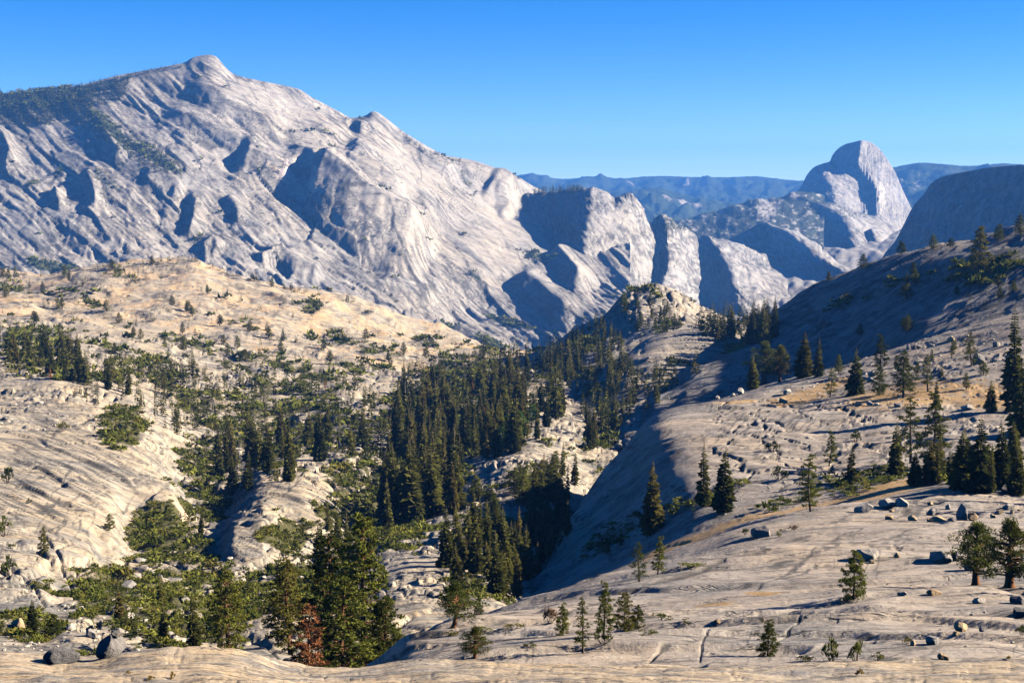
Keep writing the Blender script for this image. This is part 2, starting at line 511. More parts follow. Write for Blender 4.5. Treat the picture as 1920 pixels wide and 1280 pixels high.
# --- the near slab slope on the right and the cracked dome behind it
def build_slabs():
    rows = [
        (50, [(550, 1400), (1000, 1390), (1400, 1370), (2080, 1350)]),
        (62, [(550, 1340), (1000, 1318), (1400, 1292), (2080, 1280)]),
        (80, [(550, 1310), (700, 1285), (800, 1252), (900, 1236), (1100, 1226), (1300, 1222), (1500, 1228), (1700, 1222), (1850, 1212), (2080, 1206)]),
        (92, [(550, 1310), (700, 1268), (790, 1222), (900, 1205), (1100, 1196), (1300, 1184), (1500, 1182), (1700, 1178), (2080, 1165)]),
        (108, [(550, 1310), (700, 1255), (775, 1200), (900, 1182), (1000, 1178), (1150, 1170), (1250, 1158), (1400, 1146), (1500, 1136), (1600, 1126), (1700, 1130), (2080, 1112)]),
        (125, [(550, 1340), (740, 1250), (820, 1182), (900, 1158), (1000, 1150), (1100, 1142), (1250, 1128), (1450, 1108), (1620, 1098), (1800, 1096), (2080, 1072)]),
        (145, [(550, 1360), (760, 1250), (870, 1164), (940, 1140), (1021, 1124), (1138, 1104), (1300, 1080), (1500, 1060), (1700, 1050), (2080, 1035)]),
        (175, [(550, 1380), (860, 1220), (980, 1120), (1050, 1103), (1138, 1076), (1243, 1052), (1400, 1020), (1600, 1000), (1800, 992), (2080, 985)]),
        (210, [(650, 1360), (950, 1190), (1090, 1100), (1180, 1050), (1243, 1027), (1312, 1006), (1420, 978), (1560, 964), (1700, 962), (2080, 955)]),
        (240, [(700, 1340), (1000, 1190), (1140, 1092), (1230, 1042), (1312, 1006), (1400, 973), (1519, 950), (1650, 934), (1800, 930), (2080, 920)]),
        (262, [(700, 1330), (960, 1170), (1020, 1124), (1120, 1080), (1230, 1016), (1320, 964), (1400, 948), (1520, 930), (1650, 910), (1800, 900), (2080, 890)]),
        (285, [(750, 1330), (950, 1170), (985, 1112), (1040, 1090), (1120, 1050), (1220, 984), (1300, 928), (1352, 916), (1450, 906), (1560, 896), (1700, 880), (2080, 862)]),
        (312, [(800, 1330), (950, 1180), (1008, 1074), (1050, 1046), (1110, 1006), (1200, 938), (1272, 880), (1320, 866), (1450, 856), (1560, 852), (1700, 844), (2080, 828)]),
        (345, [(800, 1350), (960, 1190), (1040, 1032), (1076, 970), (1115, 940), (1180, 892), (1245, 838), (1290, 824), (1440, 814), (1560, 810), (1700, 802), (2080, 775)]),
        (385, [(850, 1320), (1000, 1140), (1090, 945), (1135, 880), (1175, 840), (1214, 806), (1252, 791), (1320, 786), (1440, 779), (1560, 774), (1700, 758), (2080, 715)]),
        (425, [(900, 1270), (1050, 1090), (1150, 880), (1202, 806), (1241, 780), (1301, 764), (1440, 748), (1560, 736), (1700, 712), (1850, 680), (2080, 640)]),
        (465, [(900, 1270), (1080, 1060), (1200, 850), (1270, 776), (1339, 748), (1442, 722), (1506, 712), (1600, 696), (1700, 672), (1826, 638), (2080, 570)]),
        (495, [(900, 1280), (1100, 1060), (1250, 830), (1339, 760), (1442, 720), (1506, 706), (1561, 691), (1655, 659), (1741, 633), (1826, 608), (1911, 582), (2080, 532)]),
        (530, [(900, 1290), (1100, 1080), (1280, 850), (1450, 758), (1600, 722), (1750, 672), (1911, 622), (2080, 575)]),
        (600, [(900, 1300), (1100, 1100), (1300, 920), (1500, 840), (1700, 780), (1911, 720), (2080, 690)]),
    ]
    s = loft(rows, 640, 2060, 2.55, 2.1)
    x, y, PX, PY = s.X, s.Y, s.PX, s.PY
    near = 1 - sstep(225, 275, s.Y)
    dome = sstep(265, 300, s.Y)
    d = 1.5 * fbm(x / 42, y / 34, 2, 21) + 0.16 * fbm(x / 9, y / 9, 3, 23)
    # long exfoliation ledges across the near slab
    q = y / 15.0 + x * 0.035 + 1.0 * fbm(x / 42, y / 22, 3, 25)
    d += near * 0.5 * (saw(-q, 0.07, 26) - 0.5)
    q2 = y / 5.0 - x * 0.03 + 1.1 * fbm(x / 17, y / 9, 3, 27)
    d += near * 0.12 * (saw(-q2, 0.09, 28) - 0.5) * sstep(-0.2, 0.3, fbm(x / 25, y / 20, 2, 29))
    # joints
    joints = 0 * x
    for pts, dep, w in (
        ([(1312, 1244), (1318, 1215), (1328, 1185), (1340, 1172)], 0.35, 1.8),
        ([(1322, 1190), (1380, 1188), (1440, 1182), (1500, 1180), (1570, 1176)], 0.7, 2.6),
        ([(1455, 1220), (1475, 1200), (1500, 1172)], 0.4, 1.9),
        ([(1210, 1246), (1240, 1228), (1310, 1215), (1400, 1216)], 0.5, 2.4),
        ([(1360, 1165), (1430, 1148), (1500, 1134), (1580, 1122), (1700, 1118), (1800, 1110), (1920, 1112)], 1.4, 3.5),
        ([(1415, 1102), (1440, 1085), (1480, 1062), (1520, 1045), (1530, 1035)], 0.25, 1.8),
        ([(1676, 1020), (1690, 1030), (1700, 1033)], 0.5, 2.5),
        ([(1560, 1225), (1640, 1215), (1700, 1206), (1760, 1196)], 0.7, 2.6),
        ([(800, 1218), (900, 1212), (1010, 1216), (1080, 1200), (1140, 1196)], 0.8, 3.0),
        ([(860, 1185), (940, 1172), (1010, 1160), (1070, 1142), (1130, 1125), (1190, 1112)], 0.7, 3.0),
        ([(1150, 1205), (1210, 1190), (1290, 1180)], 0.9, 3.0),
        ([(1180, 1108), (1230, 1090), (1300, 1076), (1360, 1060)], 0.5, 2.5),
        ([(1500, 1250), (1560, 1236), (1640, 1232)], 0.7, 3.0),
    ):
        gv = groove(s, pts, 1.0, 1.7)
        d += gv * dep * 0.3
        joints = np.maximum(joints, -gv * 0.85)
    # shelf of blocks at lower right, hollow holding shade below the junipers
    d += rib(s, [(1930, 1126), (1850, 1112), (1760, 1116), (1660, 1128), (1560, 1134)], 0.5, 9, 40, 0.25)
    # the dome: plates broken by open joints
    bx, e = blocks(x * 0.75 + 1.5 * fbm(x / 5, y / 5, 3, 34), y * 0.5, 7.5, 33, 0.55, 1.1, 0.11)
    plates = dome * sstep(1300, 1380, PX) * sstep(735, 770, PY) * (1 - sstep(1600, 1720, PX)) * sstep(-0.35, 0.1, fbm(x / 30, y / 40, 3, 37) + 0.35)
    d += plates * bx
    q3 = (x * 0.35 + y * 0.75) / 9.0 + 0.8 * fbm(x / 25, y / 25, 3, 35)
    d += dome * 0.55 * (saw(-q3, 0.2, 36) - 0.5)
    rubble = sstep(1480, 1640, PX) * dome * sstep(600, 640, PY + 0)
    bx2, e2 = blocks(x, y * 0.6, 2.6, 39, 0.9, 0.4)
    d += rubble * np.clip(bx2, -0.3, 0.8) * sstep(0.05, 0.35, fbm(x / 14, y / 18, 3, 40))
    push(s, d, 0.6)
    bandd, sg, al = seg_dist(s, [(1210, 1042), (1312, 1000), (1400, 966), (1519, 945), (1650, 918), (1740, 905)])
    soil = 0.75 * np.exp(-(bandd / 13) ** 2)
    for b in ((1700, 742, 190, 34, -6), (1500, 742, 90, 16, -12), (1560, 722, 90, 12, -14), (1380, 755, 60, 8, -8), (1850, 740, 100, 40, 0), (1560, 1142, 60, 6, 0), (1430, 1110, 50, 6, 0), (1340, 1130, 60, 8, 0)):
        soil = np.maximum(soil, 0.62 * blob(s, *b))
    s.att['soil'] = soil + 0.08 * fbm(x / 12, y / 14, 3, 43)
    veg = -0.5 + 0 * x
    for b in ((1150, 1010, 90, 30, -30), (1320, 940, 120, 18, -20), (1480, 935, 100, 10, -12), (1620, 900, 150, 26, -10), (1120, 835, 40, 20, -20), (1830, 880, 120, 40, -8)):
        veg = np.maximum(veg, 0.55 * blob(s, *b) - 0.05)
    s.att['veg'] = veg
    s.att['tone'] = np.clip(0.8 * fbm(x / 22, y / 30, 4, 45) + 0.05, 0, 0.6)
    s.att['crack'] = np.maximum(np.maximum(joints, plates * (1 - sstep(0.03, 0.10, e)) * 0.8), 0.8 * np.maximum(seam_mask(s, -8, 220, 20, 0.07, 46, -0.05), 0.8 * seam_mask(s, -40, 160, 60, 0.022, 50, 0.0)) * near + 0.7 * seam_mask(s, -28, 60, 10, 0.15, 49) * (1 - near))
    return sheet_object('granite_slope', s, granite('granite_slabs', 6.5, light=(0.288, 0.256, 0.228), cream=(0.320, 0.248, 0.176), grey=(0.141, 0.134, 0.131), bump=0.10, streak_rot=0.5, streak_amt=0.3, seams=0.45, speck=0.4))

# --- the shaded hillside farther right
def build_hillside():
    rows = [
        (520, [(850, 1300), (1100, 1050), (1228, 860), (1400, 850), (1600, 830), (2080, 790)]),
        (560, [(850, 1260), (1100, 1000), (1205, 800), (1260, 790), (1400, 800), (1600, 780), (2080, 720)]),
        (610, [(900, 1180), (1100, 930), (1190, 790), (1240, 748), (1300, 742), (1450, 738), (1600, 712), (1800, 660), (2080, 615)]),
        (680, [(950, 1100), (1150, 850), (1245, 736), (1305, 692), (1400, 682), (1550, 660), (1750, 605), (2080, 545)]),
        (760, [(950, 1050), (1200, 810), (1300, 705), (1356, 660), (1420, 640), (1550, 596), (1750, 545), (2080, 488)]),
        (850, [(1000, 1040), (1250, 790), (1350, 690), (1395, 642), (1452, 596), (1550, 545), (1700, 497), (1850, 462), (2080, 425)]),
        (930, [(1000, 1040), (1300, 780), (1380, 670), (1410, 625), (1452, 585), (1506, 549), (1581, 513), (1631, 491), (1685, 475), (1739, 466), (1811, 455), (1865, 436), (1920, 418), (2080, 380)]),
        (990, [(1000, 1060), (1300, 800), (1400, 680), (1450, 620), (1550, 560), (1650, 520), (1900, 460), (2080, 420)]),
        (1100, [(1000, 1080), (1300, 860), (1450, 720), (1650, 620), (1900, 560), (2080, 540)]),
    ]
    rows = [[(a, b, r[0] * np.interp(a, [1250, 1950], [1.18, 0.77])) for a, b in r[1]] for r in rows]
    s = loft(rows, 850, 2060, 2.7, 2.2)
    x, y = s.X, s.Y
    d = 3.0 * fbm(x / 110, y / 130, 2, 51) + 0.5 * fbm(x / 22, y / 30, 3, 53)
    q = (y * 0.55 - x * 0.5) / 24.0 + 1.3 * fbm(x / 90, y / 70, 3, 55)
    d += 1.6 * (saw(q, 0.2, 56) - 0.5)
    q = (y * 0.55 - x * 0.5) / 6.0 + 1.4 * fbm(x / 30, y / 24, 3, 57)
    d += 0.6 * (saw(q, 0.3, 58) - 0.5)
    push(s, d, 0.6)
    veg = -0.5 + 0 * x
    for b in ((1850, 500, 130, 40, -18), (1600, 560, 90, 14, -22), (1800, 640, 120, 10, -18), (1700, 520, 80, 10, -15), (1380, 650, 40, 12, -30)):
        veg = np.maximum(veg, 0.5 * blob(s, *b) + 0.25 * fbm(x / 25, y / 40, 3, 59) - 0.05)
    s.att['veg'] = veg
    s.att['tone'] = np.clip(0.5 * fbm(x / 40, y / 50, 4, 60) + 0.15, 0, 0.6)
    s.att['soil'] = 0.5 * blob(s, 1790, 462, 110, 9, -8) - 0.1
    s.att['crack'] = 0.85 * seam_mask(s, -24, 90, 9, 0.2, 47) + 0.7 * seam_mask(s, -30, 40, 6, 0.2, 48)
    return sheet_object('granite_hillside', s, granite('granite_hillside', 14.0, light=(0.21, 0.195, 0.185), cream=(0.225, 0.19, 0.155), grey=(0.11, 0.108, 0.112), bump=0.10, streak_rot=-0.8, streak_amt=0.5))  # rock colours darkened to deepen the shade on this slope

# --- knob and low dome above the valley mouth
def build_knob():
    rows = [
        (640, [(650, 1150), (900, 990), (1000, 930), (1100, 880), (1200, 830), (1300, 810), (1550, 830)]),
        (740, [(650, 1030), (900, 900), (1000, 850), (1100, 795), (1200, 752), (1300, 740), (1550, 750)]),
        (840, [(700, 930), (900, 835), (1000, 785), (1100, 735), (1173, 695), (1240, 680), (1340, 685), (1550, 720)]),
        (920, [(750, 870), (960, 770), (1050, 735), (1120, 705), (1165, 672), (1195, 646), (1225, 629), (1260, 619), (1290, 616), (1331, 619), (1362, 626), (1420, 650), (1550, 690)]),
        (985, [(750, 820), (960, 742), (1080, 692), (1173, 664), (1250, 644), (1350, 640), (1550, 680)]),
        (1080, [(750, 780), (960, 702), (1050, 660), (1110, 632), (1160, 610), (1210, 588), (1260, 592), (1320, 612), (1400, 630), (1550, 650)]),
        (1160, [(750, 750), (930, 690), (1030, 645), (1097, 606), (1140, 586), (1162, 560), (1194, 544), (1221, 539), (1252, 544), (1287, 557), (1311, 572), (1380, 600), (1450, 612), (1550, 640)]),
        (1260, [(750, 770), (1000, 680), (1150, 610), (1220, 575), (1320, 596), (1450, 616), (1550, 650)]),
        (1500, [(750, 830), (1000, 750), (1150, 710), (1300, 690), (1550, 700)]),
    ]
    s = loft(rows, 740, 1520, 2.4, 2.0)
    x, y, PX, PY = s.X, s.Y, s.PX, s.PY
    knob = blob(s, 1230, 572, 110, 42) * sstep(1030, 1080, s.Y)
    dome2 = blob(s, 1270, 640, 110, 34) * sstep(840, 880, s.Y) * (1 - sstep(960, 1000, s.Y))
    rough = np.clip(1 - dome2 * 1.2, 0.1, 1)
    d = 4 * fbm(x / 70, y / 90, 4, 61) * rough + 1.1 * fbm(x / 15, y / 25, 4, 62) * rough
    bx, e = blocks(x, y * 0.7, 9.0, 63, 4.5, 2.0)
    d += np.clip(knob * 1.6, 0, 1) * bx
    bx, e = blocks(x, y * 0.6, 11.0, 66, 2.6, 1.0)
    d += (1 - np.clip(knob * 1.6, 0, 1)) * rough * bx * sstep(-0.1, 0.3, fbm(x / 60, y / 60, 2, 67))
    q = (y * 0.6 + x * 0.25) / 16 + 1.0 * fbm(x / 50, y / 50, 3, 64)
    d += 1.6 * (saw(-q, 0.2, 65) - 0.5) * rough
    push(s, d, 0.6)
    s.att['veg'] = 0.55 * fbm(x / 30, y / 55, 4, 68) + 0.22 - dome2 * 0.9
    s.att['tone'] = np.clip(0.4 * fbm(x / 25, y / 40, 4, 69), 0, 0.5)
    s.att['soil'] = 0.25 * fbm(x / 20, y / 30, 3, 70)
    return sheet_object('granite_knob', s, granite('granite_knob', 11.0, bump=0.10, speck=0.4))

# --- valley floor and the sunny bank on the left
def build_valley():
    rows = [
        (75, [(-300, 1500), (300, 1500), (600, 1520), (1000, 1540)]),
        (105, [(-300, 1360), (0, 1345), (300, 1345), (600, 1390), (1050, 1430)]),
        (135, [(-250, 1280), (0, 1262), (150, 1252), (300, 1250), (420, 1262), (540, 1270), (620, 1300), (760, 1310), (1050, 1350)]),
        (165, [(-250, 1210), (0, 1200), (100, 1206), (250, 1200), (400, 1212), (520, 1200), (600, 1222), (700, 1240), (800, 1225), (900, 1225), (1050, 1280)]),
        (205, [(-250, 1130), (0, 1132), (60, 1135), (110, 1150), (250, 1150), (400, 1165), (520, 1150), (620, 1172), (720, 1172), (800, 1160), (900, 1165), (1050, 1230)]),
        (245, [(-250, 1062), (-20, 1072), (70, 1084), (110, 1108), (160, 1115), (250, 1112), (400, 1120), (520, 1112), (640, 1125), (780, 1105), (900, 1112), (1060, 1180)]),
        (290, [(-250, 985), (0, 1010), (100, 1025), (165, 1042), (195, 1075), (260, 1078), (400, 1078), (520, 1080), (640, 1090), (780, 1064), (900, 1072), (1000, 1110), (1100, 1170)]),
        (350, [(-250, 905), (0, 930), (120, 948), (205, 975), (238, 1012), (280, 1026), (350, 1028), (405, 1022), (440, 985), (490, 980), (535, 1020), (640, 1052), (740, 1020), (850, 1016), (960, 1030), (1080, 1100)]),
        (430, [(-250, 835), (0, 852), (150, 864), (260, 884), (318, 908), (350, 958), (420, 972), (460, 945), (500, 922), (560, 924), (612, 950), (660, 990), (760, 984), (860, 960), (960, 950), (1100, 1030)]),
        (520, [(-250, 770), (0, 784), (120, 789), (220, 806), (280, 842), (330, 888), (400, 915), (452, 905), (490, 882), (560, 878), (640, 898), (720, 925), (790, 935), (880, 902), (980, 868), (1120, 930)]),
        (640, [(-250, 715), (0, 728), (80, 726), (140, 732), (220, 752), (300, 792), (380, 838), (470, 852), (560, 846), (640, 832), (720, 838), (800, 856), (900, 838), (1000, 806), (1120, 830)]),
        (780, [(-250, 665), (0, 676), (60, 678), (120, 684), (220, 702), (320, 738), (420, 764), (520, 772), (620, 762), (720, 768), (800, 778), (900, 768), (1000, 750), (1150, 770)]),
        (950, [(-250, 620), (0, 630), (150, 640), (300, 672), (450, 702), (560, 716), (640, 712), (720, 725), (800, 730), (900, 718), (1000, 708), (1200, 720)]),
        (1150, [(-250, 585), (0, 592), (150, 600), (300, 622), (450, 642), (600, 662), (720, 676), (800, 686), (900, 676), (1000, 672), (1200, 690)]),
        (1350, [(-250, 552), (0, 560), (150, 562), (300, 570), (450, 588), (600, 615), (720, 640), (800, 655), (900, 656), (1000, 660), (1200, 680)]),
        (1550, [(-250, 525), (0, 533), (100, 527), (200, 521), (350, 513), (450, 536), (600, 574), (720, 610), (800, 632), (880, 648), (1000, 668), (1200, 700)]),
        (1720, [(-250, 500), (0, 507), (69, 513), (144, 505), (220, 498), (282, 492), (361, 488), (412, 502), (481, 523), (550, 541), (640, 557), (691, 573), (755, 593), (830, 613), (898, 642), (1000, 680), (1200, 720)]),
        (1860, [(-250, 520), (0, 530), (361, 515), (640, 590), (900, 690), (1200, 770)]),
        (2150, [(-250, 600), (361, 600), (640, 690), (900, 790), (1200, 850)]),
    ]
    s = loft(rows, -130, 1160, 2.6, 2.25)
    x, y, PX, PY = s.X, s.Y, s.PX, s.PY
    slab = np.clip(1.3 * blob(s, 110, 900, 190, 120, 20) + 1.2 * blob(s, 455, 1010, 48, 48, 30) + 1.1 * blob(s, 540, 925, 75, 34, 12) + blob(s, 300, 770, 60, 28, 25), 0, 1)
    hill = sstep(1000, 1250, s.Y)
    scale = np.clip(s.Y / 600.0, 0.35, 3)
    d = (3.0 * fbm(x / 55, y / 75, 4, 81) + 6.0 * hill * fbm(x / 180, y / 260, 4, 82)) * (1 - 0.88 * slab) * np.clip(s.Y / 500, 0.3, 1.5)
    # exfoliation ledges running down to the right
    q = (y * 0.62 + x * 0.78) / 11.0 + 0.55 * fbm(x / 55, y / 65, 3, 83)
    d += slab * 0.7 * (saw(-q, 0.08, 84) - 0.5)
    q = (y * 0.62 + x * 0.78) / 3.6 + 0.6 * fbm(x / 26, y / 32, 3, 85)
    d += slab * 0.3 * (saw(-q, 0.1, 86) - 0.5)
    # joints crossing the slab the other way
    q = (x * 0.75 - y * 0.42) / 27.0 + 0.35 * fbm(x / 30, y / 40, 3, 87)
    f = np.abs(q - np.floor(q) - 0.5)
    joint = np.exp(-(f / 0.018) ** 2) * slab * sstep(-0.3, 0.1, fbm(x / 18, y / 25, 2, 88))
    d -= joint * 0.8
    # broken ground
    broken = (1 - slab) * (1 - 0.75 * hill)
    bx, e = blocks(x, y * 0.65, 8.0, 89, 3.2, 1.2)
    d += broken * bx * sstep(-0.25, 0.2, fbm(x / 60, y / 80, 3, 90)) * np.clip(s.Y / 420, 0.45, 1.2)
    bx, e = blocks(x, y * 0.65, 3.0, 91, 1.2, 0.5)
    d += broken * bx * (1 - sstep(500, 900, s.Y)) * sstep(-0.2, 0.25, fbm(x / 30, y / 40, 3, 92))
    # hill ledges
    q = (y * 0.9 + x * 0.35) / 34.0 + 1.2 * fbm(x / 120, y / 130, 3, 93)
    d += hill * 3.2 * (saw(-q, 0.2, 94) - 0.5)
    q = (y * 0.9 + x * 0.3) / 12.0 + 1.2 * fbm(x / 45, y / 60, 3, 95)
    d += sstep(700, 900, s.Y) * 1.1 * (saw(-q, 0.25, 96) - 0.5)
    # rib on the lower left slab and its clefts
    for pts, dep, w in (([(85, 1005), (110, 1050), (125, 1085), (135, 1110)], 0.8, 2.5), ([(20, 1075), (60, 1100), (86, 1138)], 0.7, 2.5), ([(185, 1000), (214, 1024)], 0.7, 2.2)):
        d += groove(s, pts, dep, w)
    push(s, d, 0.55)
    veg = -0.4 + 0 * x
    for cx, cy, rx, ry, rot, a in (
        (300, 1000, 70, 80, 40, .95), (240, 1130, 150, 60, 10, .76), (420, 1110, 120, 60, 0, .76), (340, 1060, 90, 50, 0, .85), (520, 1020, 60, 50, 0, .7), (380, 900, 50, 110, -20, .7), (330, 1180, 130, 34, 0, .7), (60, 1180, 60, 40, 0, .7),
        (470, 800, 130, 70, 25, .66), (560, 760, 150, 56, 20, .56), (390, 760, 110, 50, 20, .55), (640, 800, 80, 60, 10, .55), (640, 960, 70, 40, 20, .8), (660, 900, 60, 60, 40, .6), (560, 1100, 120, 60, 0, .75), (760, 900, 130, 80, -20, .75),
        (850, 760, 160, 90, -30, .8), (730, 1000, 90, 40, 0, .75), (130, 700, 150, 22, 12, .7), (60, 640, 90, 30, 8, .75), (270, 690, 120, 30, 22, .6), (230, 800, 50, 60, 50, .75),
        (540, 690, 120, 16, 14, .62), (700, 655, 60, 10, 10, .72), (650, 640, 90, 12, 14, .6), (590, 580, 18, 34, 20, .85), (800, 650, 50, 8, 15, .7), (680, 690, 70, 12, 8, .6),
        (30, 540, 50, 10, 0, .7), (110, 545, 60, 8, 5, .6), (230, 520, 60, 10, 0, .55), (420, 560, 40, 8, 10, .55), (360, 640, 90, 12, 15, .62), (450, 610, 60, 8, 15, .55), (160, 560, 50, 8, 15, .6),
        (880, 1100, 60, 40, -40, .7), (1040, 1000, 30, 60, 40, .75), (950, 920, 70, 14, -20, .6), (1000, 980, 60, 12, -20, .6), (920, 1010, 50, 10, -25, .6), (1130, 830, 60, 22, -15, .9)):
        veg = np.maximum(veg, a * blob(s, cx, cy, rx, ry, rot))
    sc = np.clip(s.Y / 500, 0.5, 2.2)
    veg = 0.9 * veg - 0.22 + 0.5 * fbm(x / 20, y / 45, 4, 97) + 0.5 * fbm(x / 7, y / 14, 3, 197) - 0.7 * slab * (veg < 0.45) + 0.06 + 0.12 * (1 - slab) * (1 - hill)
    s.att['veg'] = veg
    s.att['tone'] = np.clip(0.5 * fbm(x / 22, y / 30, 4, 98) - 0.1 * hill + 0.25 * blob(s, 60, 1090, 120, 60, 0) + slab * 0.35 * fbm((x * 0.62 - y * 0.78) / 30, (x * 0.78 + y * 0.62) / 5, 4, 78), 0, 0.6)
    s.att['crack'] = np.clip(joint * 0.7 + slab * 0.85 * np.maximum(seam_mask(s, 25, 170, 8, 0.17, 74, 0.15), seam_mask(s, -50, 130, 34, 0.06, 77, 0.1)) + hill * 0.75 * seam_mask(s, 17, 50, 6, 0.18, 75) + (1 - slab) * (1 - hill) * 0.8 * seam_mask(s, 10, 34, 9, 0.16, 76), 0, 0.9)
    s.att['soil'] = 0.16 + 0.26 * hill + 0.4 * fbm(x / 35, y / 70, 4, 99)
    return sheet_object('valley_floor', s, granite('granite_bank', 12.0, light=(0.32, 0.28, 0.225), cream=(0.355, 0.275, 0.175), grey=(0.141, 0.138, 0.131), bump=0.085, streak_rot=-0.9, streak_amt=0.4, soil_col=(0.35, 0.245, 0.125), veg_col=(0.062, 0.058, 0.022)))
# --- the great granite face
CREST = [(-250, 195, 4500), (-100, 186, 4550), (0, 176, 4600), (80, 170, 4620), (150, 160, 4650), (220, 142, 4690), (290, 129, 4730), (330, 121, 4760), (347, 117, 4770), (360, 109, 4778), (375, 105, 4780), (392, 103, 4782), (404, 106, 4785),
         (414, 116, 4786), (425, 129, 4790), (440, 140, 4800), (480, 150, 4820), (520, 158, 4845), (548, 164, 4860), (564, 169, 4868), (580, 180, 4875), (612, 197, 4890), (640, 212, 4905), (659, 222, 4915), (676, 220, 4925), (687, 216, 4930),
         (699, 209, 4935), (708, 211, 4938), (720, 219, 4942), (755, 246, 4970), (799, 274, 5000), (839, 293, 5040), (867, 297, 5070), (898, 305, 5110), (938, 319, 5170), (970, 331, 5230), (998, 348, 5290), (1030, 362, 5350), (1100, 380, 5450), (1250, 420, 5600)]

def lower(pts, dpy, dY):
    return [(a, b + dpy, c + dY) for a, b, c in pts]

